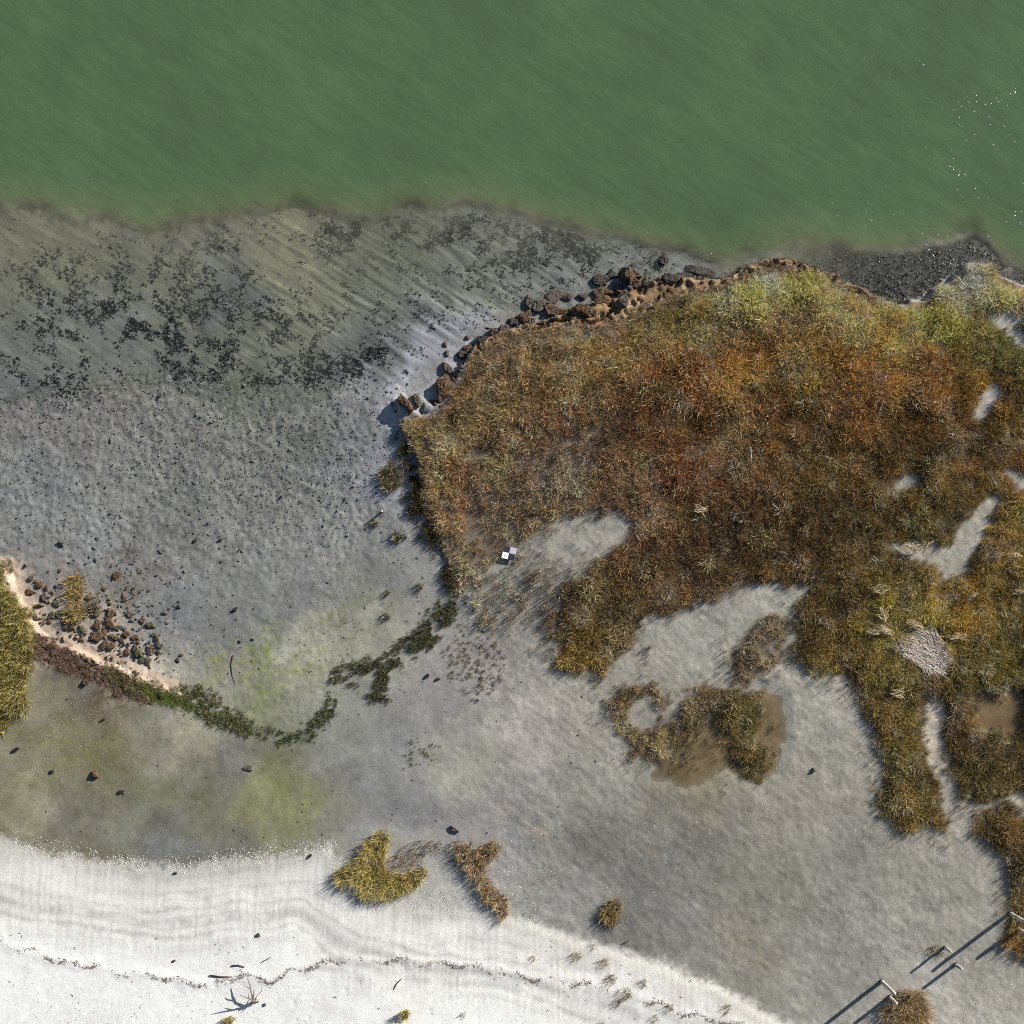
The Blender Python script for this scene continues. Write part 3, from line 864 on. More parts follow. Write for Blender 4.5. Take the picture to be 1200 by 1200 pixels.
# ------------------------------------------------------------------ scatter machinery (uncountable cover only)
def scatter(name, pos, rot, scl, col, variants, mat, label, cat):
    """one object: points that carry copies of the small template meshes"""
    n = len(pos)
    me = new_mesh(name, pos, np.zeros((0, 3), int))
    add_vec(me, "irot", rot)
    add_vec(me, "iscl", scl)
    add_col(me, "icol", col)
    a = me.attributes.new("ivar", 'INT', 'POINT')
    a.data.foreach_set("value", rng.integers(0, len(variants), n).astype(np.int32))
    o = link(name, me, None, label=label, cat=cat, kind="stuff")
    ng = bpy.data.node_groups.new(name, 'GeometryNodeTree')
    ng.interface.new_socket("Geometry", in_out='INPUT', socket_type='NodeSocketGeometry')
    ng.interface.new_socket("Geometry", in_out='OUTPUT', socket_type='NodeSocketGeometry')
    gi = ng.nodes.new("NodeGroupInput")
    go = ng.nodes.new("NodeGroupOutput")
    m2p = ng.nodes.new("GeometryNodeMeshToPoints")
    ng.links.new(gi.outputs[0], m2p.inputs["Mesh"])
    g2i = ng.nodes.new("GeometryNodeGeometryToInstance")
    for t in reversed(variants):
        oi = ng.nodes.new("GeometryNodeObjectInfo")
        oi.inputs["Object"].default_value = t
        ng.links.new(oi.outputs["Geometry"], g2i.inputs[0])
    ip = ng.nodes.new("GeometryNodeInstanceOnPoints")
    ng.links.new(m2p.outputs[0], ip.inputs["Points"])
    ng.links.new(g2i.outputs[0], ip.inputs["Instance"])
    ip.inputs["Pick Instance"].default_value = True

    def attr(nm, typ):
        x = ng.nodes.new("GeometryNodeInputNamedAttribute")
        x.data_type = typ
        x.inputs["Name"].default_value = nm
        return x.outputs["Attribute"]
    ng.links.new(attr("ivar", 'INT'), ip.inputs["Instance Index"])
    e2r = ng.nodes.new("FunctionNodeEulerToRotation")
    ng.links.new(attr("irot", 'FLOAT_VECTOR'), e2r.inputs[0])
    ng.links.new(e2r.outputs[0], ip.inputs["Rotation"])
    ng.links.new(attr("iscl", 'FLOAT_VECTOR'), ip.inputs["Scale"])
    ng.links.new(ip.outputs[0], go.inputs[0])
    md = o.modifiers.new("scatter", 'NODES')
    md.node_group = ng
    return o


def template(name, me, mat):
    me.materials.append(mat)
    return bpy.data.objects.new(name, me)      # geometry source only, never placed in the scene


def blades(r, n, rad, hmin, hmax, lean, width, droop=.0):
    """n grass blades round the origin -> verts, quads, per-vertex rnd"""
    a = r.uniform(0, 2 * math.pi, n)
    rr = rad * np.sqrt(r.random(n))
    bx, by = rr * np.cos(a), rr * np.sin(a)
    h = r.uniform(hmin, hmax, n)
    az = a + r.normal(0, 1.1, n)
    ln = np.abs(r.normal(lean, lean * .5, n))
    w = width * r.uniform(.7, 1.3, n)
    fz = r.uniform(0, math.pi, n)
    rnd = r.random(n)
    vs, shade = [], []
    for t, wt in ((0, 1.0), (.55, .85), (1.0, .25)):
        ox = bx + np.cos(az) * ln * h * t ** 1.6
        oy = by + np.sin(az) * ln * h * t ** 1.6
        oz = h * (t - droop * t * t) - (.03 if t == 0 else 0)
        dx, dy = np.cos(fz) * w * wt / 2, np.sin(fz) * w * wt / 2
        vs.append(np.stack([ox - dx, oy - dy, oz], 1))
        vs.append(np.stack([ox + dx, oy + dy, oz], 1))
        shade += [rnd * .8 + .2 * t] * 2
    V_ = np.stack(vs, 1).reshape(-1, 3)
    R_ = np.stack(shade, 1).reshape(-1)
    b = np.arange(n)[:, None] * 6
    q = np.concatenate([b + np.array([[0, 1, 3, 2]]), b + np.array([[2, 3, 5, 4]])], 0)
    return V_, q, R_


def tuft_templates(prefix, k, n, rad, hmin, hmax, lean, width, seed, droop=.1):
    outl = []
    for i in range(k):
        r = np.random.default_rng(seed + i)
        v, q, s = blades(r, n, rad, hmin, hmax, lean, width, droop)
        me = new_mesh(prefix, v, q, smooth=False)
        add_float(me, "rnd", s)
        outl.append(template(prefix, me, M_GRASS_I))
    return outl


T_GRASS = tuft_templates("grass_tuft", 9, 42, .17, .15, .36, .6, .0125, 100, .15)
T_STALK = tuft_templates("grass_stalk", 6, 7, .12, .16, .34, .25, .014, 140, .0)
T_SCRUB = tuft_templates("scrub_tuft", 6, 34, .10, .04, .15, .9, .017, 160, .2)


def candidates(u0, v0, u1, v1, per_m2):
    n = int((u1 - u0) * (v1 - v0) * S * S * per_m2)
    return rng.uniform(u0, u1, n), rng.uniform(v0, v1, n)


def place(u, v, dz=0.0):
    x, y = xy(u, v)
    return np.stack([x, y, height(u, v) + dz], 1)


GRASS_GAIN = 1.95
GR_L = [(r[0], r[1]) + tuple(lin(r[2:], 1.0)) for r in GRASS]


def grass_cols(u, v, gain=1.15):
    c = idw(GR_L, u + 44 * (fbm(u, v, 40, 4, 3) - .5), v + 44 * (fbm(u, v, 40, 4, 6) - .5), 4.0)
    n = len(u)
    k = rng.normal(0, 1, n)
    c = c * (1 + .28 * k)[:, None]
    warm = (fbm(u, v, 14, 2, 9) - .5) + .35 * rng.normal(0, .5, n)
    c = c * np.stack([1 + .22 * warm, 1 + .02 * warm, 1 - .15 * warm], 1)
    c = .88 * c + .12 * c.mean(1, keepdims=True) * [1.08, 1.0, .9]
    straw = rng.random(n) < .08
    c[straw] = lin((176, 158, 122), 1.0) * rng.uniform(.7, 1.1, straw.sum())[:, None]
    reg = 1 + 1.3 * (fbm(u, v, 46, 4, 12) - .5) + 1.2 * (fbm(u, v, 11, 3, 13) - .5)
    reg = np.clip(reg * (1 - .4 * sstep(.58, .68, fbm(u, v, 24, 4, 8))), .45, 2)
    sp1 = (.4 * sstep(.54, .66, fbm(u, v, 34, 4, 5)))[:, None]          # rusty stands
    sp2 = (.36 * sstep(.56, .66, fbm(u, v, 28, 4, 14)))[:, None]          # yellow-green stands
    sp3 = (.38 * sstep(.57, .66, fbm(u, v, 20, 4, 1)))[:, None]          # bleached straw
    m_ = c.mean(1, keepdims=True)
    c = c * (1 - sp1) + m_ * np.array([1.62, .92, .45]) * sp1
    c = c * (1 - sp2) + m_ * np.array([1.28, 1.2, .5]) * sp2
    c = c * (1 - sp3) + m_ * np.array([1.75, 1.5, 1.15]) * sp3
    return np.clip(c * gain * GRASS_GAIN * reg[:, None], .012, .6)


def wobble(u, v, a=12):
    return u + a * (fbm(u, v, 40, 4, 1) - .5), v + a * (fbm(u, v, 40, 4, 5) - .5)


REED_MAT = [(1046, 760), (1058, 756), (1066, 746), (1075, 749), (1076, 738), (1084, 742), (1093, 735), (1099, 748), (1110, 757), (1107, 766), (1114, 776), (1103, 783), (1106, 794), (1092, 789), (1084, 790), (1074, 778), (1060, 771)]


def SOFT_EDGE(u, v):
    return 16 * np.clip(blob(u, v, 610, 640, 110, 46, -30) + blob(u, v, 660, 720, 40, 70) + .5 * blob(u, v, 740, 700, 60, 40) + .6 * blob(u, v, 1020, 930, 24, 40) + blob(u, v, 560, 690, 40), 0, 1)


def grass_mass(name, poly, holes, per_m2, label, edge=4.0, keepf=None, tmpl=None, smin=.75, smax=1.25, gain=1.15, hs=None):
    P = np.asarray(poly, float)
    u0, v0 = P.min(0) - 4
    u1, v1 = P.max(0) + 4
    u1 = min(u1, 1310)
    u0 = max(u0, -110)
    u, v = candidates(u0, v0, u1, v1, per_m2)
    a, b = wobble(u, v, 20)
    sd = poly_sd(poly, a, b) + 9 * (fbm(u, v, 15, 3, 10) - .5)
    a2, b2 = wobble(u, v, 5)
    for h_ in holes:
        sd = np.minimum(sd, -poly_sd(h_, a2, b2) - 6)
    e = edge + SOFT_EDGE(u, v)
    p = sstep(-e, e, sd - .35 * (e - edge) + (6 + .9 * (e - edge)) * (fbm(u, v, 7, 2, 4) - .5) * 2)
    p = p * (np.hypot(u - 598, v - 647) > 11) * (poly_sd(REED_MAT, u, v) < 1)
    if keepf is not None:
        p = p * keepf(u, v)
    k = rng.random(len(u)) < p
    u, v, sd = u[k], v[k], sd[k]
    n = len(u)
    s = rng.uniform(smin, smax, n) * np.clip(.45 + 1.1 * fbm(u, v, 22, 4, 7, .6), .5, 1.5) * (.6 + .4 * sstep(-4, 16, sd))
    if hs is not None:
        s = s * hs(u, v)
    rot = np.stack([rng.normal(0, .12, n), rng.normal(0, .12, n), rng.uniform(0, 6.28, n)], 1)
    scl = np.stack([s, s, s * rng.uniform(.8, 1.15, n)], 1)
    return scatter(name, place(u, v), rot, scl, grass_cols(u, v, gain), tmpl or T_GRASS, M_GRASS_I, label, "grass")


def thin(u, v):
    """how closely the sward stands: thinner in the streaky middle and towards the panne"""
    t = 1 - .8 * blob(u, v, 640, 555, 110, 50, -35) - .45 * blob(u, v, 610, 580, 130, 70, -30) - .3 * blob(u, v, 740, 560, 70, 50) - .5 * blob(u, v, 690, 640, 60, 26, -30) - .45 * blob(u, v, 560, 640, 40, 30, 0) - .3 * blob(u, v, 620, 400, 90, 14, -8)
    t = t * sstep(.18, .42, fbm(u, v, 18, 3, 11) + .18)
    return np.clip(t, .05, 1)


o = grass_mass("marsh_grass", MARSH, HOLES, 46, "brown and olive cordgrass covering the whole marsh platform", keepf=thin, edge=8.0,
               hs=lambda u, v: 1 + .35 * sstep(500, 470, v) * sstep(760, 820, u) + .2 * blob(u, v, 1140, 325, 60))
grass_mass("marsh_grass", ISLANDS['corner'], [], 46, "grass island in the corner by the tall pier posts")
grass_mass("marsh_grass", ISLANDS['bend'], [], 52, "dark bent grass island standing in the brown pool", smax=1.1, edge=7, keepf=lambda u, v: sstep(.3, .5, fbm(u, v, 10, 3, 7) + .05))
grass_mass("marsh_grass", ISLANDS['ring'], [], 62, "thin tan ring of grass west of the brown pool", smax=1.0, edge=9, keepf=lambda u, v: sstep(.26, .5, fbm(u, v, 10, 3, 7)) * (1 - .4 * blob(u, v, 728, 830, 22)))
grass_mass("marsh_grass", ISLANDS['clump'], [], 26, "thin greyish grass patch north of the brown pool", edge=10, smax=1.0, keepf=lambda u, v: sstep(.3, .55, fbm(u, v, 9, 3, 7)))
grass_mass("marsh_grass", SPARSE, [], 34, "sparse stalks on grey mud west of the survey marker", edge=14, tmpl=T_STALK, gain=1.2)
grass_mass("marsh_grass", [(540, 600), (580, 530), (640, 490), (720, 470), (780, 520), (750, 590), (690, 596), (640, 612), (580, 655)], [], 58, "sparse straw stalks in the thin streaky middle of the marsh", edge=16, tmpl=T_STALK, gain=1.35)
grass_mass("marsh_grass", [(640, 660), (700, 650), (760, 640), (760, 720), (700, 790), (640, 780), (620, 740)], [], 22, "loose stalks fringing the southern grass lobe", edge=22, tmpl=T_STALK, gain=1.2)

# frayed fringe: single stalks standing out from every inland edge
u, v = candidates(540, 560, 1280, 1130, 40)
sdm = np.maximum.reduce([poly_sd(p_, *wobble(u, v, 20)) for p_ in [MARSH] + list(ISLANDS.values())])
k = rng.random(len(u)) < 1.1 * sstep(-28, -2, sdm) * sstep(5, 0, sdm) * sstep(.38, .62, fbm(u, v, 22, 3, 4)) * (np.hypot(u - 598, v - 647) > 11)
u, v = u[k], v[k]
n = len(u)
s = rng.uniform(.4, .85, n)
scatter("marsh_grass", place(u, v), np.stack([rng.normal(0, .15, n), rng.normal(0, .15, n), rng.uniform(0, 6.28, n)], 1), np.stack([s, s, s], 1), grass_cols(u, v, 1.1), T_STALK, M_GRASS_I, "single stalks fraying out from the grass edges onto bare mud", "grass")

# low green and dark scrub on the cove banks
SC_COL = {'bank': ((76, 86, 54), (116, 112, 82)), 'gap': ((66, 78, 46), (100, 104, 72)), 'cove': ((62, 74, 48), (100, 92, 68)), 'edge': ((66, 66, 44), (104, 92, 66)), 'thin': ((104, 96, 80), (134, 118, 92)), 'spot': ((92, 104, 66), (130, 132, 96))}
SC_LAB = {'bank': "low green saltwort running along the left bank crest", 'gap': "small tuft line of dark saltwort in the bank gap", 'cove': "dark green saltwort on the bank south of the cove",
          'edge': "dark scrub along the foot of the marsh scarp", 'thin': "thin brownish sprigs on grey mud south of the marsh corner", 'spot': "small green sprigs alone on the grey flat"}
for nm, pl in SCRUB.items():
    P = np.asarray(pl, float)
    u, v = candidates(*(P.min(0) - 10), *(P.max(0) + 10), {'thin': 40, 'spot': 50, 'gap': 90, 'edge': 150}.get(nm, 110))
    a, b = wobble(u, v, 12)
    sd = poly_sd(pl, a, b)
    k = rng.random(len(u)) < sstep(-4, 11, sd) * sstep(.36, .6, fbm(u, v, 9, 3, 5) + (.09 if nm in ('bank', 'gap') else .04))
    u, v = u[k], v[k]
    n = len(u)
    w = np.clip(fbm(u, v, 12, 2, 8) + rng.normal(0, .2, n), 0, 1)[:, None]
    c = (lin(SC_COL[nm][0], 1.0) * (1 - w) + lin(SC_COL[nm][1], 1.0) * w) * rng.uniform(.7, 1.5, n)[:, None]
    s = rng.uniform(.4, 1.1, n) * (.62 if nm in ('thin', 'spot') else 1)
    scatter("saltwort", place(u, v), np.stack([rng.normal(0, .2, n), rng.normal(0, .2, n), rng.uniform(0, 6.28, n)], 1), np.stack([s, s, s * (2.0 if nm == 'edge' else 1)], 1), c, T_SCRUB, M_GRASS_I, SC_LAB[nm], "scrub")

# algae turf on the bank: very short green blades
u, v = candidates(120, 770, 300, 880, 260)
p = patch = 1.4 * np.clip(blob(u, v, 166, 806, 28, 7, 24) + blob(u, v, 200, 818, 26, 7, 16) + .5 * blob(u, v, 120, 786, 30, 8, 26) + .4 * blob(u, v, 280, 850, 30, 6, 24), 0, 1)
k = rng.random(len(u)) < p * sstep(.3, .6, fbm(u, v, 12, 3, 3) + .22)
u, v = u[k], v[k]
n = len(u)
c = lin((96, 112, 48), 1.0) * rng.uniform(.6, 1.4, n)[:, None]
s = rng.uniform(.35, .8, n)
scatter("green_algae", place(u, v), np.stack([np.zeros(n), np.zeros(n), rng.uniform(0, 6.28, n)], 1), np.stack([s, s, s * .6], 1), c, T_SCRUB, M_GRASS_I, "bright green turf strip on the brown bank", "algae")

u, v = candidates(20, 730, 240, 850, 170)
a, b = wobble(u, v, 12)
k = rng.random(len(u)) < sstep(-6, 4, poly_sd(PEAT_FLAT, a, b)) * sstep(.25, .55, fbm(u, v, 8, 3, 6) + .1) * (1 - .85 * np.clip(blob(u, v, 166, 808, 28, 8, 24) + blob(u, v, 200, 818, 26, 8, 16), 0, 1))
u, v = u[k], v[k]
n = len(u)
w = np.clip(fbm(u, v, 12, 2, 4) + rng.normal(0, .2, n), 0, 1)[:, None]
c = (lin((98, 76, 62), 1.0) * (1 - w) + lin((150, 124, 110), 1.0) * w) * rng.uniform(.6, 1.3, n)[:, None]
s = rng.uniform(.35, .75, n)
scatter("turf_stubble", place(u, v), np.stack([np.zeros(n), np.zeros(n), rng.uniform(0, 6.28, n)], 1), np.stack([s, s, s * .7], 1), c, T_SCRUB, M_GRASS_I, "short brown turf stubble on the flat of the left bank", "turf")

u, v = candidates(540, 300, 1060, 445, 110)
a, b = wobble(u, v, 8)
sdm = poly_sd(MARSH, u, v)
sdu = poly_sd(UPLAND, a, b)
k = rng.random(len(u)) < sstep(-17, -5, sdm) * sstep(4, -2, sdm) * sstep(0, 8, sdu) * sstep(.25, .5, fbm(u, v, 9, 3, 6) + .1)
u, v = u[k], v[k]
n = len(u)
w = np.clip(fbm(u, v, 12, 2, 4) + rng.normal(0, .2, n), 0, 1)[:, None]
c = (lin((120, 104, 86), 1.0) * (1 - w) + lin((176, 158, 130), 1.0) * w) * rng.uniform(.6, 1.3, n)[:, None]
s = rng.uniform(.45, .95, n)
scatter("turf_stubble", place(u, v), np.stack([np.zeros(n), np.zeros(n), rng.uniform(0, 6.28, n)], 1), np.stack([s, s, s * .8], 1), c, T_SCRUB, M_GRASS_I, "pale straw stubble between the tan peat ledge and the grass", "turf")

# tall yellow grass at the west edge
P = np.asarray(YELLOW, float)
u, v = candidates(*(P.min(0) + [50, 0]), *P.max(0), 60)
a, b = wobble(u, v, 12)
k = rng.random(len(u)) < sstep(-12, 9, poly_sd(YELLOW, a, b) + 16 * (fbm(u, v, 9, 3, 4) - .5)) * sstep(.22, .45, fbm(u, v, 14, 3, 9) + .08)
u, v = u[k], v[k]
n = len(u)
w = np.clip(fbm(u, v, 16, 3, 2) * 1.6 - .3 + rng.normal(0, .15, n), 0, 1)[:, None]
c = (lin((110, 98, 50), 1.0) * (1 - w) + lin((182, 166, 100), 1.0) * w) * rng.uniform(.6, 1.6, n)[:, None] * [.94, 1.0, 1.1]
s = rng.uniform(.7, 1.6, n)
scatter("tall_grass", place(u, v), np.stack([rng.normal(0, .1, n), rng.normal(-.35, .15, n), rng.uniform(0, 6.28, n)], 1), np.stack([s, s, s], 1), c, T_GRASS, M_GRASS_I, "tall yellow cordgrass filling the west edge above the bank", "grass")

# ------------------------------------------------------------------ lumps
_ico = {}


def ico(level):
    if level in _ico:
        return _ico[level]
    t = (1 + 5 ** .5) / 2
    v = [(-1, t, 0), (1, t, 0), (-1, -t, 0), (1, -t, 0), (0, -1, t), (0, 1, t), (0, -1, -t), (0, 1, -t), (t, 0, -1), (t, 0, 1), (-t, 0, -1), (-t, 0, 1)]
    v = [np.array(p) / np.linalg.norm(p) for p in v]
    f = [(0, 11, 5), (0, 5, 1), (0, 1, 7), (0, 7, 10), (0, 10, 11), (1, 5, 9), (5, 11, 4), (11, 10, 2), (10, 7, 6), (7, 1, 8), (3, 9, 4), (3, 4, 2), (3, 2, 6), (3, 6, 8), (3, 8, 9), (4, 9, 5), (2, 4, 11), (6, 2, 10), (8, 6, 7), (9, 8, 1)]
    for _ in range(level):
        cache, nf = {}, []

        def mid(a, b):
            key = (min(a, b), max(a, b))
            if key not in cache:
                m = v[a] + v[b]
                v.append(m / np.linalg.norm(m))
                cache[key] = len(v) - 1
            return cache[key]
        for a, b, c in f:
            ab, bc, ca = mid(a, b), mid(b, c), mid(c, a)
            nf += [(a, ab, ca), (b, bc, ab), (c, ca, bc), (ab, bc, ca)]
        f = nf
    _ico[level] = (np.array(v), np.array(f))
    return _ico[level]


def lump(seed, level=2, rough=.35, knob=1.6):
    v, f = ico(level)
    r = np.random.default_rng(seed)
    o_ = r.uniform(0, 50, 3)
    d = np.zeros(len(v))
    amp = rough
    fr = knob
    for k in range(3):
        d += amp * (vnoise(v[:, 0] * fr + o_[0], v[:, 1] * fr + o_[1] + 3.3 * v[:, 2] * fr, seed + k) + vnoise(v[:, 2] * fr + o_[2], v[:, 0] * fr - v[:, 1] * fr, seed + k + 5) - 1)
        amp *= .55
        fr *= 2.1
    w = v * (1 + d)[:, None]
    w[:, 2] = np.where(w[:, 2] > .55, .55 + (w[:, 2] - .55) * .35, w[:, 2])     # worn, flattish top
    return w, f


T_CLOD, T_WEED, T_SHELL, T_TWIG = [], [], [], []
for i in range(7):
    w, f = ico(1)
    r_ = np.random.default_rng(300 + i)
    nn_ = r_.normal(0, 1, (9, 3))
    nn_ /= np.linalg.norm(nn_, axis=1)[:, None]
    cs_ = w @ nn_.T
    w = w * np.minimum(np.min(np.where(cs_ > .05, r_.uniform(.5, 1, 9) / np.maximum(cs_, .05), 9.), axis=1), 1.3)[:, None]
    T_CLOD.append(template("mud_lump", new_mesh("mud_lump", w * [1.25, .6, .6], f, False), M_CLOD_I))
for i in range(8):
    r = np.random.default_rng(400 + i)
    vs, fs, base = [], [], 0
    for k in range(5):                       # a frond: short, thick, flat curved straps
        a0 = r.normal(0, .5) + (math.pi if r.random() < .5 else 0)
        L = r.uniform(.5, 1.2)
        cx, cy = r.normal(0, .3), r.normal(0, .14)
        pts = []
        for t in np.linspace(0, 1, 4):
            ang = a0 + r.normal(0, .35)
            cx += math.cos(ang) * L / 4
            cy += math.sin(ang) * L / 4
            wd = .16 * (1.1 - t) * r.uniform(.7, 1.4)
            pts += [(cx - math.sin(ang) * wd, cy + math.cos(ang) * wd, .08 + .06 * r.random()), (cx + math.sin(ang) * wd, cy - math.cos(ang) * wd, .02 + .05 * r.random())]
        vs += pts
        fs += [(base + j, base + j + 1, base + j + 3, base + j + 2) for j in (0, 2, 4)]
        base += 8
    T_WEED.append(template("weed_frond", new_mesh("weed_frond", np.array(vs), np.array(fs), False), M_WEED_I))
for i in range(4):
    r = np.random.default_rng(440 + i)
    n = 8
    an = np.linspace(0, 2 * math.pi, n, endpoint=False)
    rim = np.stack([np.cos(an) * r.uniform(.7, 1, n), np.sin(an) * r.uniform(.5, .8, n), np.zeros(n)], 1)
    vs = np.concatenate([rim, [[.1, 0, .3]], rim * .9 + [0, 0, -.1]])
    fs = [(j, (j + 1) % n, 8) for j in range(n)] + [((j + 1) % n, j, 9 + j) for j in range(n)]
    T_SHELL.append(template("shell", new_mesh("shell", vs, np.array(fs), False), M_SHELL_I))
for i in range(6):
    r = np.random.default_rng(460 + i)
    vs, fs, base = [], [], 0
    for k in range(7):
        a0 = r.uniform(0, 6.28)
        L = r.uniform(.4, 1.2)
        cx, cy, cz = r.normal(0, .35), r.normal(0, .35), .05 + .12 * r.random()
        ex, ey, ez = cx + math.cos(a0) * L, cy + math.sin(a0) * L, cz + r.normal(.03, .06)
        wd = .06 * r.uniform(.6, 1.6)
        px_, py_ = -math.sin(a0) * wd, math.cos(a0) * wd
        vs += [(cx + px_, cy + py_, cz), (cx - px_, cy - py_, cz), (cx, cy, cz + 1.6 * wd), (ex + px_ * .5, ey + py_ * .5, ez), (ex - px_ * .5, ey - py_ * .5, ez), (ex, ey, ez + wd)]
        fs += [(base, base + 3, base + 5, base + 2), (base + 1, base + 2, base + 5, base + 4), (base, base + 1, base + 4, base + 3)]
        base += 6
    T_TWIG.append(template("twig_bits", new_mesh("twig_bits", np.array(vs), np.array(fs), False), M_TWIG_I))


def sprinkle(name, u, v, smin, smax, col, tmpl, mat, label, cat, flat=1.0, dz=0.0, ang=None, tilt=.15, cvar=.35, sig=.25):
    n = len(u)
    s = rng.uniform(smin, smax, n) * rng.lognormal(0, sig, n)
    rz = rng.uniform(0, 6.28, n) if ang is None else ang + rng.normal(0, .35, n)
    col = np.broadcast_to(np.asarray(col, float), (n, 3)) * np.clip(rng.normal(1, cvar, n), .3, 2)[:, None]
    return scatter(name, place(u, v, dz), np.stack([rng.normal(0, tilt, n), rng.normal(0, tilt, n), rz], 1), np.stack([s, s, s * flat], 1), np.clip(col, .008, .85), tmpl, mat, label, cat)


# seaweed on the flooded shelf
WEED = [(60, 330, 70, 40, .3), (160, 350, 90, 50, .5), (60, 400, 80, 30, .35), (230, 300, 60, 40, .45), (200, 390, 60, 30, .8), (180, 415, 80, 14, 1.1), (265, 440, 50, 9, 1.4), (60, 445, 70, 16, .7), (120, 372, 60, 30, .5),
        (330, 380, 40, 40, .7), (345, 375, 20, 20, 1.0), (330, 430, 60, 16, 1.2), (400, 420, 50, 22, 1.0), (445, 412, 14, 8, 1.6), (430, 260, 90, 18, .8), (400, 300, 50, 40, .4), (480, 265, 60, 12, 1.0), (560, 262, 60, 14, .9),
        (640, 280, 60, 20, 1.2), (660, 295, 40, 14, 1.6), (620, 300, 60, 30, .5), (520, 350, 90, 50, .22), (300, 330, 12, 30, .5), (280, 300, 12, 14, .9), (540, 290, 80, 20, .5), (700, 290, 20, 10, 1.0), (20, 310, 40, 40, .15)]
u, v = candidates(-100, 235, 760, 475, 270)
d = np.zeros(len(u))
for b in WEED:
    d += b[4] * blob(u, v, b[0], b[1], b[2], b[3])
p = d * sstep(.4, .66, fbm(u, v, 15, 4, 6, .65) + .16 * (fbm(u, v, 50, 2, 2) - .5)) * (1 - .9 * blob(u, v, 332, 300, 30, 70)) * (1 - .8 * blob(u, v, 100, 408, 40, 10))
k = (rng.random(len(u)) < np.clip(p, 0, 1)) & (poly_sd(DROP, u, v) > -2)
u, v = u[k], v[k]
sprinkle("seaweed", u, v, .035, .15, lin((33, 34, 30)), T_WEED, M_WEED_I, "dark seaweed fronds strewn over the flooded mud shelf", "seaweed", flat=.5, ang=2.6, cvar=.4)
# weed bed below the north scarp
u, v = candidates(900, 275, 1300, 362, 110)
a, b = wobble(u, v, 12)
k = rng.random(len(u)) < sstep(-6, 8, poly_sd(WEED_BED, a, b)) * sstep(.2, .5, fbm(u, v, 14, 3, 3) + .1)
u, v = u[k], v[k]
sprinkle("seaweed", u, v, .05, .12, lin((30, 28, 26)), T_WEED, M_WEED_I, "black weed bed under the marsh edge in the upper right", "seaweed", flat=.9, dz=.01, tilt=.3)
u, v = candidates(715, 275, 800, 345, 70)
k = rng.random(len(u)) < np.clip(blob(u, v, 758, 306, 24, 16, 10) + .6 * blob(u, v, 772, 288, 20, 4), 0, 1)
u, v = u[k], v[k]
sprinkle("seaweed", u, v, .06, .14, lin((44, 42, 36)), T_WEED, M_WEED_I, "dark weed patch beside the tallest peat block", "seaweed", flat=.7, tilt=.3)

# mud lumps on the dry flat
u, v = candidates(-110, 425, 520, 790, 120)
p = (.5 * sstep(680, 560, v) * sstep(480, 380, u) + .08 + .5 * blob(u, v, 260, 520, 160, 60) + .5 * blob(u, v, 150, 690, 50, 50) + .5 * blob(u, v, 360, 540, 60, 60)) * sstep(.32, .62, fbm(u, v, 14, 3, 1) + .08)
k = (rng.random(len(u)) < np.clip(p, 0, 1)) & (poly_sd(UPLAND, u, v) < -3) & (poly_sd(DRY, u, v) > -14)
u, v = u[k], v[k]
sprinkle("mud_lumps", u, v, .009, .036, lin((106, 107, 103)), T_CLOD, M_CLOD_I, "small grey mud lumps dotting the drained flat", "mud", flat=.55, dz=0.0, cvar=.3, tilt=.5, sig=.42)
u, v = candidates(20, 660, 215, 800, 40)
k = (rng.random(len(u)) < np.clip(blob(u, v, 120, 740, 60, 26, 30) + .7 * blob(u, v, 55, 705, 30, 24), 0, 1) * sstep(.4, .6, fbm(u, v, 11, 3, 3))) & (poly_sd(UPLAND, u, v) < -4)
u, v = u[k], v[k]
sprinkle("peat_crumbs", u, v, .03, .1, lin((112, 92, 76)), T_CLOD, M_CLOD_I, "brown crumbs between the clods below the left bank", "peat", flat=1.0, tilt=.5)
u, v = candidates(60, 560, 300, 800, 10)
k = (rng.random(len(u)) < .12 + blob(u, v, 160, 720, 50, 60)) & (poly_sd(UPLAND, u, v) < -3)
u, v = u[k], v[k]
sprinkle("mud_lumps", u, v, .03, .08, lin((84, 80, 72)), T_CLOD, M_CLOD_I, "dark crumbs of peat spread below the left bank", "mud", flat=.8)
u, v = candidates(-80, 790, 700, 1000, 5)
k = (rng.random(len(u)) < .25 + .5 * blob(u, v, 225, 880, 30, 30) + .5 * blob(u, v, 330, 990, 90, 16)) & (poly_sd(UPLAND, u, v) > 3)
u, v = u[k], v[k]
sprinkle("mud_lumps", u, v, .015, .045, lin((78, 76, 68)), T_CLOD, M_CLOD_I, "scattered dark specks on the greenish back flat", "mud", flat=.6)
# crumbling peat along the north bank
u, v = candidates(540, 290, 1050, 440, 110)
a, b = wobble(u, v, 9)
sdu = poly_sd(UPLAND, a, b)
k = rng.random(len(u)) < .7 * np.exp(-((sdu + 1) / 5) ** 2) * sstep(.3, .6, fbm(u, v, 12, 3, 9) + .06) * sstep(1050, 990, u)
u, v = u[k], v[k]
sprinkle("peat_crumbs", u, v, .02, .12, lin((92, 74, 60)), T_CLOD, M_CLOD_I, "crumbling brown peat along the north marsh bank", "peat", flat=.6, tilt=.5, cvar=.45)
u, v = candidates(455, 430, 560, 720, 60)
a, b = wobble(u, v, 9)
sdu = poly_sd(UPLAND, a, b)
k = rng.random(len(u)) < .3 * np.exp(-((sdu - 2) / 5) ** 2)
u, v = u[k], v[k]
sprinkle("peat_crumbs", u, v, .04, .12, lin((100, 84, 64)), T_CLOD, M_CLOD_I, "crumbling peat along the shaded west marsh scarp", "peat", flat=1.2)

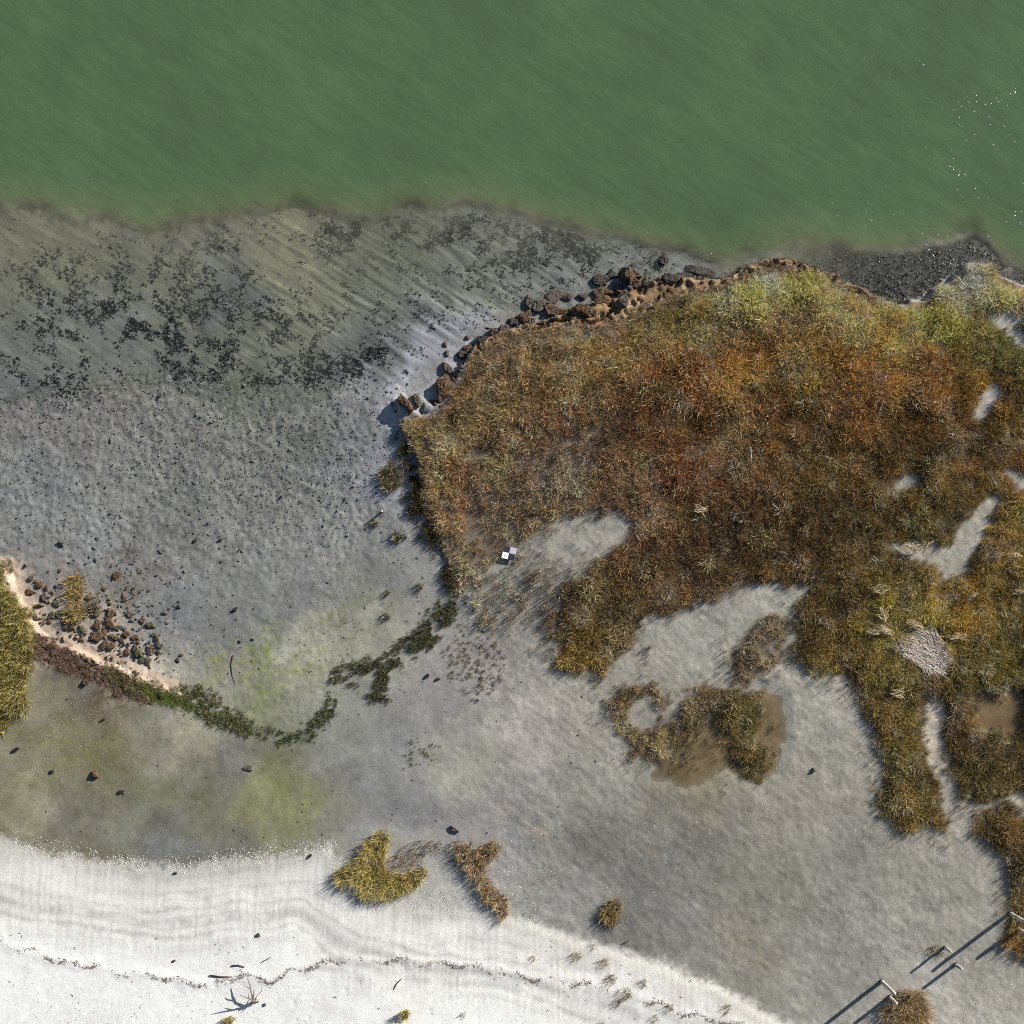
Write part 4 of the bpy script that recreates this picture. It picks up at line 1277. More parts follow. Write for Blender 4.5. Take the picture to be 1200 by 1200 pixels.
# shells
SH = [((-80, 960, 420, 1040), 300, lambda u, v: np.exp(-((poly_sd(TOE, u, v) - 2) / 10) ** 2) * sstep(.3, .62, fbm(u, v, 16, 4, 2) + .02), "white shell hash along the toe of the beach"),
      ((380, 985, 640, 1080), 110, lambda u, v: .5 * np.exp(-(poly_sd(TOE, u, v) / 16) ** 2) + .6 * blob(u, v, 600, 1020, 22, 50, -20) + .4 * blob(u, v, 500, 1040, 70, 18), "white shells round the two beach grass clumps"),
      ((560, 880, 1260, 1290), 26, lambda u, v: sstep(.42, .66, fbm(u * math.cos(.6) + v * math.sin(.6), (-u * math.sin(.6) + v * math.cos(.6)) * 3.2, 60, 3, 2)) * (poly_sd(TOE, u, v) < -4) * .9 + .02, "white shells streaked across the grey panne"),
      ((1080, 1130, 1240, 1290), 40, lambda u, v: blob(u, v, 1150, 1180, 34, 22, 40), "dense white shells in the lower right corner"),
      ((980, 920, 1140, 1010), 30, lambda u, v: np.exp(-(line_d([(900, 930), (970, 950), (1040, 990), (1100, 1000), (1140, 1030)], u, v) / 5) ** 2) * .7, "pale shell line curving below the grass strip"),
      ((-80, 440, 520, 1000), 1.2, lambda u, v: .35 + .5 * blob(u, v, 160, 740, 40, 30), "few white shells lying on the mud flats"),
      ((640, 690, 1040, 900), 2.5, lambda u, v: .5 + 0 * u, "few white shells on the inner panne")]
for box, dens, fn, lb in SH:
    u, v = candidates(*box, dens)
    k = rng.random(len(u)) < np.clip(fn(u, v), 0, 1)
    u, v = u[k], v[k]
    small = 'panne' in lb or 'mud' in lb
    sprinkle("shells", u, v, .010 if small else .013, .022 if small else .028, (.5, .48, .44) if small else (.6, .58, .53), T_SHELL, M_SHELL_I, lb, "shells", dz=.004, cvar=.15, tilt=.3)

# pale grit on the back flat
for (b0, b1_, b2, b3, b4, w_), lb in (((218, 862, 30, 22, 30, 1.0), "pale grit patch right of the brown bank"), ((36, 930, 16, 42, -14, .9), "pale grit streak near the left end of the back flat"), ((90, 850, 90, 44, 10, .38), "tan grit spread over the upper back flat"), ((160, 890, 110, 40, 10, .3), "tan grit round the reddish stone of the back flat"), ((600, 1005, 70, 24, 20, .3), "pale grit right of the tan grass clump"), ((690, 950, 80, 30, 25, .25), "pale grit streaks in the middle of the panne")):
    u, v = candidates(b0 - 2 * b2, b1_ - 2 * b3 - 20, b0 + 2 * b2, b1_ + 2 * b3 + 20, 260)
    k = (rng.random(len(u)) < w_ * blob(u, v, b0, b1_, b2, b3, b4) * sstep(.32, .62, fbm(u, v, 14, 4, 5))) & (poly_sd(TOE, u, v) < 2)
    u, v = u[k], v[k]
    sprinkle("shell_grit", u, v, .008, .02, lin((184, 178, 156)), T_SHELL, M_SHELL_I, lb, "grit", dz=.003, cvar=.25, tilt=.3)

# wrack line on the beach and other dry debris
def along(line, n, spread, amp=0):
    L = np.asarray(line, float)
    seg = np.hypot(*np.diff(L, axis=0).T)
    t = np.sort(rng.uniform(0, seg.sum(), n))
    cs = np.concatenate([[0], np.cumsum(seg)])
    u = np.interp(t, cs, L[:, 0])
    v = np.interp(t, cs, L[:, 1])
    dens = fbm(t, t * 0 + 4, 22, 3, 5)
    k = rng.random(n) < .12 + .88 * sstep(.36, .62, dens)
    return u[k] + rng.normal(0, spread, k.sum()), v[k] + rng.normal(0, spread, k.sum()) + amp * np.sin(t[k] / 7)


u, v = along(WRACK, 3600, 1.5, 3.0)
sprinkle("wrack_line", u, v, .016, .06, lin((142, 126, 110)), T_TWIG, M_TWIG_I, "broken brown line of dry wrack along the white beach", "wrack", tilt=.1, dz=.0, cvar=.3)
u, v = candidates(0, 1090, 900, 1200, 1.6)
sprinkle("wrack_crumbs", u, v, .02, .06, lin((124, 116, 106)), T_TWIG, M_TWIG_I, "tiny dry crumbs sprinkled over the upper beach", "wrack", tilt=.1)

# ------------------------------------------------------------------ peat clods and stones, one by one


def clod(name, u, v, ru_, rv_, rot, h, mat, label, cat, group=None, sink=.35):
    big = max(ru_, rv_) >= 7
    w, f = ico(4 if big else 3)
    r = np.random.default_rng(int(u * 13 + v * 7))
    rad = np.array([ru_ * S, rv_ * S, h])
    # blocky, flat-topped body
    pl_n = r.normal(0, 1, (16, 3))
    pl_n /= np.linalg.norm(pl_n, axis=1)[:, None]
    pl_n[0] = (0, 0, 1)
    pl_d = r.uniform(.62, 1.0, 16)
    pl_d[0] = .6
    cosn = w @ pl_n.T
    rr_ = np.min(np.where(cosn > .05, pl_d / np.maximum(cosn, .05), 9.0), axis=1)     # broken along flat faces
    p = w * np.minimum(rr_, 1.25)[:, None] * rad * 1.12
    o_ = r.uniform(0, 40, 3)
    d = np.zeros(len(p))
    amp, fr = .2, 1 / (.8 * rad[:2].mean())
    for k in range(4):
        q = p * fr + o_
        nn = vnoise(q[:, 0] + .7 * q[:, 2], q[:, 1] - .6 * q[:, 2], k) + vnoise(q[:, 1] + .5 * q[:, 2] + 9, q[:, 0] - .8 * q[:, 2], k + 6) - 1
        d += amp * (nn if k < 1 else .35 - 1.5 * np.abs(nn))
        amp *= .62
        fr *= 2.2
    p = p + w * d[:, None] * np.array([rad[:2].min(), rad[:2].min(), h * .7]) * 1.5
    me = new_mesh(name, p, f, smooth=False)
    me.materials.append(mat)
    x, y = xy(u, v)
    o = link(name, me, None, label=label, cat=cat, group=group, loc=(float(x), float(y), float(height(u, v)) + h * (.55 - sink)))
    o.rotation_euler = (0, 0, math.radians(rot))
    return o


NB = [  # north bank: u v ru rv rot h material label
    (621, 349, 7, 9, 10, .22, M_CLODGREY, "grey shell-crusted clod, westmost of the north bank clods"),
    (634, 353, 9, 7, 20, .24, M_CLODGREY, "wide grey clod between two shell-crusted clods on the north bank"),
    (647, 345, 12, 6, 28, .20, M_CLODGREY, "long shell-crusted clod pointing towards the water"),
    (666, 342, 8, 4, -5, .13, M_CLODGREY, "low grey clod just east of the long shell-crusted clod"),
    (650, 360, 14, 7, -12, .26, M_PEATRED, "reddish peat slab against the north bank under the grey clods"),
    (683, 362, 14, 8, -10, .32, M_PEAT, "smooth tan peat slab behind the bank crack"),
    (614, 368, 9, 6, 25, .2, M_PEATRED, "reddish crumbly clod at the west end of the tan bank ledge"),
    (601, 374, 6, 5, 0, .2, M_WETROCK, "dark clod at the west foot of the tan bank ledge"),
    (592, 381, 5, 6, 0, .24, M_CLODGREY, "dark grey clod where the bank turns southwest"),
    (685, 342, 6, 4, 10, .16, M_CLODGREY, "small pinkish clod in the wet gap of the north bank"),
    (702, 323, 9, 7, 0, .22, M_WETROCK, "dark purple weedy clod north of the oval brown clod"),
    (717, 317, 7, 5, 0, .17, M_WETROCK, "smaller dark weedy clod beside the dark purple clod"),
    (741, 318, 14, 8, 0, .55, M_PEATRED, "tallest peat block casting a black shadow beside the dark weed"),
    (744, 331, 6, 8, 10, .38, M_PEATRED, "narrow reddish block at the foot of the tallest peat block"),
    (707, 338, 10, 5, 5, .2, M_PEATRED, "oval brown clod in the wet gap of the north bank"),
    (725, 331, 5, 4, 0, .12, M_CLODGREY, "low grey clod west of the tallest peat block"),
    (723, 339, 3, 2, 0, .08, M_CLODGREY, "tiny pale stone in the wet gap of the north bank"),
    (708, 352, 13, 8, -15, .34, M_PEAT, "large brown-grey clod at the bank below the oval clod"),
    (731, 354, 8, 6, 0, .28, M_CLODGREY, "grey clod against the bank east of the large brown-grey clod"),
    (780, 299, 8, 5, 40, .26, M_WETROCK, "wet black rock standing in the shallow water off the bank"),
    (788, 326, 9, 6, 0, .24, M_WETROCK, "dark clump at the water line of the tan bank"),
    (826, 312, 16, 6, -6, .22, M_WETROCK, "long dark rock at the water edge of the north bank"),
    (838, 297, 9, 5, 0, .14, M_WETROCK, "dark rock drowned in green water off the north bank"),
    (803, 318, 8, 4, 0, .16, M_WETROCK, "small wet rock just west of the long dark rock"),
    (935, 297, 8, 5, 30, .2, M_WETROCK, "dark clod at the west end of the black weed bed"),
    (990, 314, 8, 4, 30, .16, M_WETROCK, "reddish-black clod under the bank beside the weed bed"),
    (1180, 318, 12, 5, 30, .2, M_WETROCK, "dark clod below the grassy point in the upper right"),
    (526, 430, 4, 9, 28, .28, M_CLODGREY, "upright grey stone-like clod leaning beside the peat finger"),
    (519, 456, 9, 20, -8, .42, M_PEAT, "big brown peat finger jutting from the northwest marsh corner"),
    (541, 413, 5, 4, 30, .2, M_WETROCK, "dark wedge clod on wet mud northwest of the marsh"),
    (549, 406, 8, 5, 15, .18, M_PEATRED, "reddish striped clod on wet mud northwest of the marsh"),
    (523, 411, 3, 3, 0, .12, M_CLODGREY, "small pale stone on silt west of the wedge clod"),
    (521, 400, 3, 3, 0, .1, M_CLODGREY, "small pale stone on the mud northwest of the wedge clod"),
    (548, 392, 3, 3, 0, .12, M_CLODGREY, "small grey stone alone on the mud north of the striped clod"),
    (477, 474, 5, 14, 32, .34, M_PEAT, "narrow peat finger at the extreme west tip of the marsh"),
    (489, 469, 4, 8, 20, .3, M_CLODGREEN, "greenish clod beside the western peat finger"),
    (566, 396, 8, 5, -20, .22, M_WETROCK, "dark clod on the bank between the striped clod and the tan ledge"),
    (579, 386, 6, 5, 0, .24, M_WETROCK, "dark lump under the southwest end of the tan ledge"),
]
for r_ in NB:
    clod("peat_clod", *r_[:5], r_[5] * .78, r_[6], r_[7], "peat clod", "peat clods eroded off the marsh bank")

LC = [(43, 685, 5, 5), (32, 694, 4, 4), (48, 700, 6, 4), (41, 710, 3, 5), (62, 707, 4, 5), (67, 720, 6, 5), (59, 722, 4, 4), (55, 727, 3, 3), (73, 728, 3, 5), (81, 736, 5, 4), (74, 737, 4, 3), (94, 738, 5, 7), (85, 727, 5, 4), (111, 733, 7, 5),
      (127, 732, 9, 4), (127, 718, 6, 6), (108, 748, 8, 7), (120, 756, 7, 5), (127, 758, 5, 6), (115, 743, 4, 4), (131, 747, 6, 4), (145, 744, 4, 5), (155, 759, 6, 3), (160, 767, 8, 5), (147, 764, 4, 3), (163, 773, 4, 4), (170, 774, 4, 6),
      (173, 761, 4, 5), (155, 748, 4, 4), (159, 753, 3, 2), (185, 757, 4, 4), (182, 750, 3, 5), (174, 733, 4, 6), (190, 718, 3, 5), (163, 727, 4, 4), (133, 675, 4, 5), (110, 718, 6, 5), (80, 745, 3, 2), (66, 668, 3, 2), (136, 735, 3, 3), (143, 737, 3, 3), (139, 751, 3, 3), (120, 740, 3, 3),
      (100, 700, 4, 3), (143, 702, 4, 4), (118, 690, 3, 3), (38, 724, 3, 3), (150, 720, 4, 3), (51, 690, 4, 2), (177, 744, 3, 3), (182, 764, 3, 3), (206, 774, 3, 3), (210, 768, 2, 2)]
LMAT = [M_PEAT, M_PEATRED, M_CLODGREY, M_CLODGREEN]
LSPEC = {(108, 748): "largest brown clod touching the left bank crest, pale sand round it", (120, 756): "brown clod wedged between the largest clod and the bank", (160, 767): "smooth greenish-grey clod near the right end of the clods below the bank",
         (94, 738): "oval brown clod alone on white sand below the left bank", (127, 732): "long reddish clod lying on white sand below the left bank", (127, 718): "round brown clod just above the white sand of the left bank",
         (67, 720): "dark green rounded clod left of the yellow grass on the left bank shore", (43, 685): "brown clod at the upper left end of the clod field", (133, 675): "grey clod at the top of the clod field by dark stains"}
for i, (u_, v_, a_u, a_v) in enumerate(LC):
    mt = LMAT[[0, 1, 2, 0, 3, 2, 1][i % 7]]
    if (u_, v_) in ((160, 767), (67, 720), (110, 718), (59, 722)):
        mt = M_CLODGREEN
    if (u_, v_) in ((108, 748), (120, 756), (127, 758), (81, 736)):
        mt = M_PEATRED
    word = {M_PEAT.name: "brown", M_PEATRED.name: "reddish", M_CLODGREY.name: "grey", M_CLODGREEN.name: "greenish"}[mt.name]
    size = "big" if max(a_u, a_v) >= 6 else ("medium" if max(a_u, a_v) >= 4 else "small")
    where = "west of the yellow grass tuft" if u_ < 80 else ("on white sand under the bank" if v_ > 730 and u_ < 165 else ("on grey mud right of the white sand" if u_ >= 160 else "around the yellow grass tuft"))
    lb = LSPEC.get((u_, v_), f"{size} {word} peat clod {where}")
    clod("peat_clod", u_, v_, a_u * (.78 + .34 * ((i * 37) % 11) / 10), a_v * (.78 + .34 * ((i * 53) % 11) / 10), -20 + 37 * (i % 5), .04 + .017 * max(a_u, a_v), mt, lb, "peat clod", "peat clods strewn below the left bank", sink=.62)
_same = {}
for o_ in [o_ for o_ in COL.objects if o_.name.startswith("peat_clod")]:
    _same.setdefault(o_["label"], []).append(o_)
_ORD = ["leftmost", "second from the left", "third from the left", "fourth from the left", "fifth from the left", "sixth from the left"]
for lb, os_ in _same.items():
    if len(os_) > 1:
        for i, o_ in enumerate(sorted(os_, key=lambda q: q.location.x)):
            o_["label"] = lb + ", " + _ORD[min(i, 5)]
ST = [(99, 800, 4, 3.5, M_PEATRED, "reddish stone on the brown bank flat above the back flat", .14), (110, 908, 4.5, 4, M_PEATRED, "reddish stone alone in the middle of the greenish back flat", .17), (24, 821, 3, 2.5, M_WETROCK, "dark stone beside the tall yellow grass", .09),
      (16, 879, 4, 2.5, M_WETROCK, "dark flat lump near the left edge of the back flat", .08), (119, 844, 2.5, 1.5, M_WETROCK, "tiny dark lump above the pale patch of the back flat", .06), (140, 929, 5, 2, M_WETROCK, "dark weed lump below the reddish stone of the back flat", .06), (59, 905, 3, 2, M_WETROCK, "dark lump between the left edge and the reddish stone", .07),
      (33, 677, 3, 3, M_CLODGREY, "small stone at the upper end of the left bank", .1), (273, 714, 3, 2, M_WETROCK, "dark lump alone on grey mud above the green algae", .1), (206, 711, 2, 2.5, M_WETROCK, "dark lump on smooth grey mud right of the clod field", .08), (68, 638, 2.5, 2, M_WETROCK, "dark round lump on the mud above the yellow grass tuft", .08),
      (225, 633, 3, 2, M_WETROCK, "dark lump in the middle of the mud flat", .08), (289, 901, 5, 4, M_CLODGREY, "bluish grey lump on the right of the back flat", .05), (500, 792, 2.5, 2, M_WETROCK, "dark lump on the mud below the cove bank, left of a pair", .09), (513, 796, 2.5, 2, M_WETROCK, "dark lump on the mud below the cove bank, right of a pair", .09),
      (953, 903, 2, 2, M_WETROCK, "single dark lump on the panne west of the grass strip", .1), (206, 1023, 2, 1.7, M_WETROCK, "single dark pebble on the upper beach sand", .07), (305, 1093, 2.5, 2, M_CLODGREY, "grey pebble on white sand above the driftwood", .08), (314, 1172, 1.7, 1.5, M_CLODGREY, "grey pebble just right of the driftwood root", .07),
      (363, 1003, 2.2, 2, M_WETROCK, "dark lump at the shelly beach toe left of the yellow clump", .1), (207, 1123, 2.5, 1.5, M_WOODDARK, "dark bit lying above the wrack line", .05)]
for u_, v_, a_u, a_v, mt, lb, h in ST:
    clod("stone" if mt is M_PEATRED else "lump", u_, v_, a_u, a_v, 20, h, mt, lb, "stone")

# ------------------------------------------------------------------ grass clumps that stand alone
def clump(name, spots, n_per, hmin, hmax, lean, width, c0, c1, label, cat="grass clump", seed=0, group=None, wind=(0, 0)):
    """spots: u, v, radius rows; one mesh of blades at its base point"""
    r = np.random.default_rng(900 + seed)
    A = np.asarray(spots, float)
    u0, v0 = A[:, 0].mean(), A[:, 1].mean()
    x0, y0 = xy(u0, v0)
    z0 = float(height(u0, v0))
    vs, qs, cs, base = [], [], [], 0
    for su, sv, sr in spots:
        n = max(6, int(n_per * (sr * S) ** 2 * 3.14))
        vv, q, sh = blades(r, n, sr * S, hmin, hmax, lean, width, .15)
        nb = vv.reshape(n, 6, 3)
        cu, cv = su + nb[:, 0, 0] / S, sv - nb[:, 0, 1] / S
        x, y = xy(su, sv)
        vv[:, 0] += float(x) - float(x0) + wind[0] * np.clip(vv[:, 2], 0, None)
        vv[:, 1] += float(y) - float(y0) + wind[1] * np.clip(vv[:, 2], 0, None)
        vv[:, 2] += np.repeat(height(cu, cv), 6) - z0
        w = np.clip(np.repeat(fbm(cu, cv, 8, 2, 3) + r.normal(0, .25, n), 6), 0, 1)[:, None]
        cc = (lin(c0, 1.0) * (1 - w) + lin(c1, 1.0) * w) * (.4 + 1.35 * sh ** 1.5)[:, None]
        st = np.repeat(r.random(n) < .22, 6)
        cc[st] = lin((192, 176, 140), 1.0) * (.7 + .4 * sh[st])[:, None]
        cs.append(cc)
        vs.append(vv)
        qs.append(q + base)
        base += len(vv)
    me = new_mesh(name, np.concatenate(vs), np.concatenate(qs), False)
    add_col(me, "col", np.clip(np.concatenate(cs), .01, .7))
    me.materials.append(M_GRASS)
    return link(name, me, None, label=label, cat=cat, group=group, loc=(float(x0), float(y0), z0))


YEL = ((150, 132, 66), (206, 190, 116))
BRN = ((136, 110, 78), (196, 170, 130))
clump("beach_grass", [(440, 995, 14), (436, 1012, 16), (420, 1022, 12), (404, 1026, 10), (440, 1030, 18), (456, 1036, 14), (470, 1034, 12), (484, 1030, 10), (448, 982, 9), (430, 1040, 10), (494, 1022, 7)], 620, .28, .5, .6, .018, *YEL, "big yellow-green grass clump at the beach toe", seed=1)
clump("beach_grass", [(478, 1002, 12), (492, 994, 10), (510, 992, 9), (466, 1010, 10), (488, 1014, 9)], 240, .12, .26, .8, .018, (112, 88, 72), (158, 134, 116), "dry brown litter grass right of the yellow clump", seed=2)
clump("beach_grass", [(545, 998, 10), (556, 1008, 12), (570, 1000, 11), (580, 992, 8), (560, 1022, 10), (568, 1036, 9), (576, 1048, 11), (588, 1056, 9), (590, 1068, 7), (534, 990, 5)], 520, .26, .48, .55, .018, *BRN, "tan grass clump trailing down to the white sand", seed=3)
clump("beach_grass", [(716, 1066, 10), (712, 1072, 8), (722, 1060, 8), (718, 1076, 8)], 520, .22, .42, .6, .016, (120, 98, 60), (176, 152, 100), "small tan tussock alone on the grey panne", seed=4)
clump("beach_grass", [(1060, 1172, 14), (1070, 1182, 16), (1056, 1190, 14), (1080, 1190, 12), (1074, 1168, 9), (1040, 1184, 10), (1066, 1205, 14), (1046, 1210, 14)], 420, .3, .55, .55, .018, *BRN, "tan grass clump growing against the lowest pier posts", seed=5)
clump("beach_grass", [(82, 684, 9), (88, 678, 7), (92, 690, 6), (84, 702, 9), (88, 714, 8), (82, 722, 8), (94, 720, 6)], 520, .22, .42, .6, .018, (128, 108, 50), (188, 162, 96), "yellow tuft fallen among peat clods below the left bank", seed=6)
clump("beach_grass", [(106, 706, 8), (110, 714, 6), (104, 714, 6)], 420, .12, .26, .7, .018, (84, 84, 58), (120, 112, 80), "dull green tuft beside the yellow tuft among clods", seed=7)
clump("beach_grass", [(4, 664, 9), (-2, 670, 9)], 420, .15, .3, .6, .018, (88, 86, 58), (140, 124, 86), "greenish tuft at the left edge on top of the bank", seed=8)
clump("scrub_clump", [(454, 556, 9), (462, 562, 9), (456, 566, 9), (466, 552, 6), (448, 560, 6), (460, 546, 6)], 420, .18, .4, .6, .022, (86, 80, 50), (128, 116, 78), "dark bushy clump just west of the marsh scarp", "shrub", seed=9)
for i, (u_, v_, rr, lb) in enumerate([(438, 612, 4, "small weed tuft beside the white-topped stub post"), (464, 628, 6, "loose weed tuft on silt between stub post and scarp"), (491, 687, 4, "small dark tuft on silt near the lower scarp"), (452, 722, 4, "upright sprig on the mud above the cove bank"), (453, 694, 3, "faint sprig with a long shadow in the cove"), (474, 628, 3, "tiny sprig close to the marsh scarp foot")]):
    clump("weed_tuft", [(u_, v_, rr), (u_ + rr * .6, v_ + rr * .5, rr * .6)], 700, .1, .26, .5, .02, (66, 70, 46), (112, 108, 74), lb, "weed", seed=20 + i, group="weed tufts on the cove mud")
BT = [(624, 1121, 4, "tiny tuft on white sand left of the wrack tufts"), (674, 1120, 7, "pale tuft at the top left of the beach tuft group"), (706, 1127, 7, "green-brown tuft above the densest beach tuft"), (714, 1146, 8, "dark green tuft in the middle of the beach tufts"), (730, 1162, 9, "densest olive tuft of the beach tuft group"), (752, 1150, 6, "thin tuft at the right of the densest olive tuft"),
      (783, 1178, 5, "round tan tuft on the lower wrack line"), (766, 1190, 5, "pale thin tuft below the round tan tuft"), (702, 1198, 6, "tan tuft cut by the bottom edge of the beach"), (543, 1185, 4, "single orange tuft on the white sand"), (866, 1198, 5, "brown tuft at the end of the wrack line"), (722, 1172, 5, "grey tuft hugging the densest olive tuft"), (694, 1108, 4, "thin sprigs above the beach tufts"), (850, 1180, 6, "grey-brown tuft above the end of the wrack line")]
for i, (u_, v_, rr, lb) in enumerate(BT):
    clump("beach_tuft", [(u_, v_, rr * .8), (u_ + rr * .5, v_ - rr * .4, rr * .5)], 430, .08, .22, .8, .016, (110, 102, 66), (176, 160, 118), lb, "grass tuft", seed=40 + i, group="small tufts on the upper beach")
clump("beach_tuft", [(272, 1190, 5), (276, 1188, 4)], 700, .15, .34, .6, .018, (140, 124, 60), (196, 180, 110), "yellow tuft at the bottom left below the driftwood", "grass tuft", seed=60)
clump("beach_tuft", [(476, 1184, 4), (478, 1181, 4)], 1100, .3, .62, .35, .018, (140, 124, 60), (196, 180, 110), "yellow tuft standing by the short driftwood piece", "grass tuft", seed=61)
clump("weed_tuft", [(1098, 1112, 6), (1090, 1114, 5), (1102, 1116, 4)], 360, .08, .2, .7, .016, (110, 96, 64), (160, 138, 96), "brown sprigs at the foot of the short upper pier post", "weed", seed=62)

# ------------------------------------------------------------------ dead reed mats
M_REED = M_GRASS


def reed_mat(u0, v0, poly, n, seed, label, L=(.35, .8), z=.16, main=None, col=(214, 200, 184), flat=False):
    r = np.random.default_rng(seed)
    P = np.asarray(poly, float)
    lo, hi = P.min(0), P.max(0)
    u = r.uniform(lo[0], hi[0], n * 4)
    v = r.uniform(lo[1], hi[1], n * 4)
    k = poly_sd(poly, u, v) > 0
    u, v = u[k][:n], v[k][:n]
    n = len(u)
    x0, y0 = xy(u0, v0)
    z0 = float(height(u0, v0))
    ang = (main if main is not None else -.9) + (1.1 * (fbm(u, v, 30, 3, 4) - .5) * 2 + r.normal(0, .3, n) if flat else 1.6 * (fbm(u, v, 14, 2, 4) - .5) * 2 + r.normal(0, .25, n))
    ln = r.uniform(*L, n)
    w = r.uniform(.003, .008, n) if flat else r.uniform(.005, .012, n)
    zz = z + (.05 * fbm(u, v, 9, 2, 7) + r.uniform(0, .03, n) if flat else .10 * fbm(u, v, 9, 2, 7) + r.uniform(0, .08, n))
    x, y = xy(u, v)
    vs = []
    for t in (-.5, -.17, .17, .5):
        bend = r.normal(0, .02 if flat else .05, n)
        px_ = x - x0 + np.cos(ang) * ln * t - np.sin(ang) * bend
        py_ = y - y0 + np.sin(ang) * ln * t + np.cos(ang) * bend
        pz = zz + (.0 if abs(t) < .3 else -.05) + r.normal(0, .015, n)
        vs.append(np.stack([px_ - np.sin(ang) * w, py_ + np.cos(ang) * w, pz], 1))
        vs.append(np.stack([px_ + np.sin(ang) * w, py_ - np.cos(ang) * w, pz + .012], 1))
    V_ = np.stack(vs, 1).reshape(-1, 3)
    b = np.arange(n)[:, None] * 8
    q = np.concatenate([b + np.array([[i, i + 1, i + 3, i + 2]]) for i in (0, 2, 4)], 0)
    c = np.repeat(lin(col, 1.0) * (r.uniform(.6, 1.15, n) if flat else r.uniform(.35, 1.15, n))[:, None], 8, 0)
    me = new_mesh("reed_wrack", V_, q, False)
    add_col(me, "col", np.clip(c, 0, .75))
    me.materials.append(M_REED)
    return link("reed_wrack", me, None, label=label, cat="dead reeds", group="mats of dead reed on the marsh", loc=(float(x0), float(y0), z0))


reed_mat(1085, 765, REED_MAT, 3400, 1, "large pale mat of dead reeds at the head of the creek", z=.12, flat=True, L=(.3, .9), col=(236, 220, 210))
reed_mat(1090, 806, [(1076, 788), (1102, 794), (1100, 812), (1090, 818), (1080, 804)], 90, 2, "darker loose reeds just below the large pale mat", z=.08, col=(140, 118, 100))
for i, (u_, v_, a, b, rot, lb) in enumerate([(1068, 732, 9, 5, .3, "forked pale reed bundle above the large reed mat"), (1032, 720, 6, 8, -1.1, "pale upright reed bundle northwest of the large mat"), (1028, 690, 10, 7, .8, "branching straw bundle below the marsh pool"), (1020, 741, 10, 3, -.1, "small pale reed strip in the yellow-green grass"), (1118, 746, 8, 4, -.4, "small pale reed bundle right of the large mat"), (1034, 738, 6, 4, 0., "short pale reed scrap left of the forked bundle"),
                                        (1160, 652, 12, 4, -.1, "flat pale reeds in the orange grass near the right edge"), (1184, 652, 8, 4, .2, "pale reed scrap touching the right edge grass"), (1135, 700, 6, 4, .2, "pale reed scrap below the marsh pool"), (1192, 692, 6, 4, 0, "whitish reed scrap at the right edge"), (1070, 642, 20, 5, .15, "thin straw drift along the upper rim of the marsh pool"), (1050, 812, 5, 6, .9, "thin straw bundle in the grass strip west of the creek"), (942, 622, 5, 4, .6, "pale straw scrap in the dark brown grass"), (820, 598, 4, 4, .2, "pale scrap in the reddish middle of the marsh")]):
    pl = [(u_ + a * math.cos(t) * random.uniform(.6, 1.1), v_ + b * math.sin(t) * random.uniform(.6, 1.1)) for t in np.linspace(0, 6.0, 9)]
    reed_mat(u_, v_, pl, int(7 + a * b * .55), 10 + i, lb, L=(.25, .7), z=.2, main=rot, col=(204, 186, 156))

# ------------------------------------------------------------------ pier posts
def tube(path, radii, nseg=10, cap=True):
    """path of points -> closed tapered tube"""
    path = np.asarray(path, float)
    vs, fs = [], []
    n = len(path)
    for i in range(n):
        d = path[min(i + 1, n - 1)] - path[max(i - 1, 0)]
        d = d / np.linalg.norm(d)
        a = np.cross(d, [0, 0, 1] if abs(d[2]) < .9 else [1, 0, 0])
        a /= np.linalg.norm(a)
        b = np.cross(d, a)
        for k in range(nseg):
            t = 2 * math.pi * k / nseg
            vs.append(path[i] + radii[i] * (a * math.cos(t) + b * math.sin(t)))
    for i in range(n - 1):
        for k in range(nseg):
            k2 = (k + 1) % nseg
            fs.append((i * nseg + k, i * nseg + k2, (i + 1) * nseg + k2, (i + 1) * nseg + k))
    if cap:
        vs += [path[0], path[-1]]
        c0, c1 = len(vs) - 2, len(vs) - 1
        for k in range(nseg):
            k2 = (k + 1) % nseg
            fs.append((c0, k2, k, k))
            fs.append((c1, (n - 1) * nseg + k, (n - 1) * nseg + k2, (n - 1) * nseg + k2))
    return np.array(vs), [tuple(dict.fromkeys(f)) for f in fs]


def mesh_poly(name, parts, mat, smooth=True):
    vs, fs, b = [], [], 0
    for v, f in parts:
        vs += [tuple(p) for p in v]
        fs += [tuple(i + b for i in q) for q in f]
        b += len(v)
    me = bpy.data.meshes.new(name)
    me.from_pydata(vs, [], fs)
    if smooth:
        me.polygons.foreach_set("use_smooth", np.ones(len(me.polygons), bool))
    me.materials.append(mat)
    return me


def post(u, v, h, r, label, lean=(0, 0), seed=0, group="weathered posts of the old pier"):
    rr = np.random.default_rng(seed)
    x, y = xy(u, v)
    root = bpy.data.objects.new("pier_post", None)
    COL.objects.link(root)
    root.location = (float(x), float(y), float(height(u, v)))
    tag(root, label, "post", group)
    ts = np.linspace(-.25, 1, 8)
    path = [(lean[0] * t + rr.normal(0, .006), lean[1] * t + rr.normal(0, .006), t * h if t > 0 else t * .6) for t in ts]
    rad = [r * (1.12 - .15 * max(t, 0)) * rr.uniform(.95, 1.05) for t in ts]
    link("shaft", mesh_poly("shaft", [tube(path, rad, 12)], M_WOOD), parent=root)
    top = np.array(path[-1])
    capv, capf = tube([top + [0, 0, .003], top + [0, 0, .02], top + [0, 0, .035]], [r * .92, r * .8, r * .45], 12)
    link("worn_top", mesh_poly("worn_top", [(capv, capf)], M_WOOD), parent=root)
    cv, cf = tube([(0, 0, -.05), (0, 0, .10)], [r * 1.3, r * 1.16], 12, False)
    link("dark_foot", mesh_poly("dark_foot", [(cv, cf)], M_WOODDARK), parent=root)
    return root


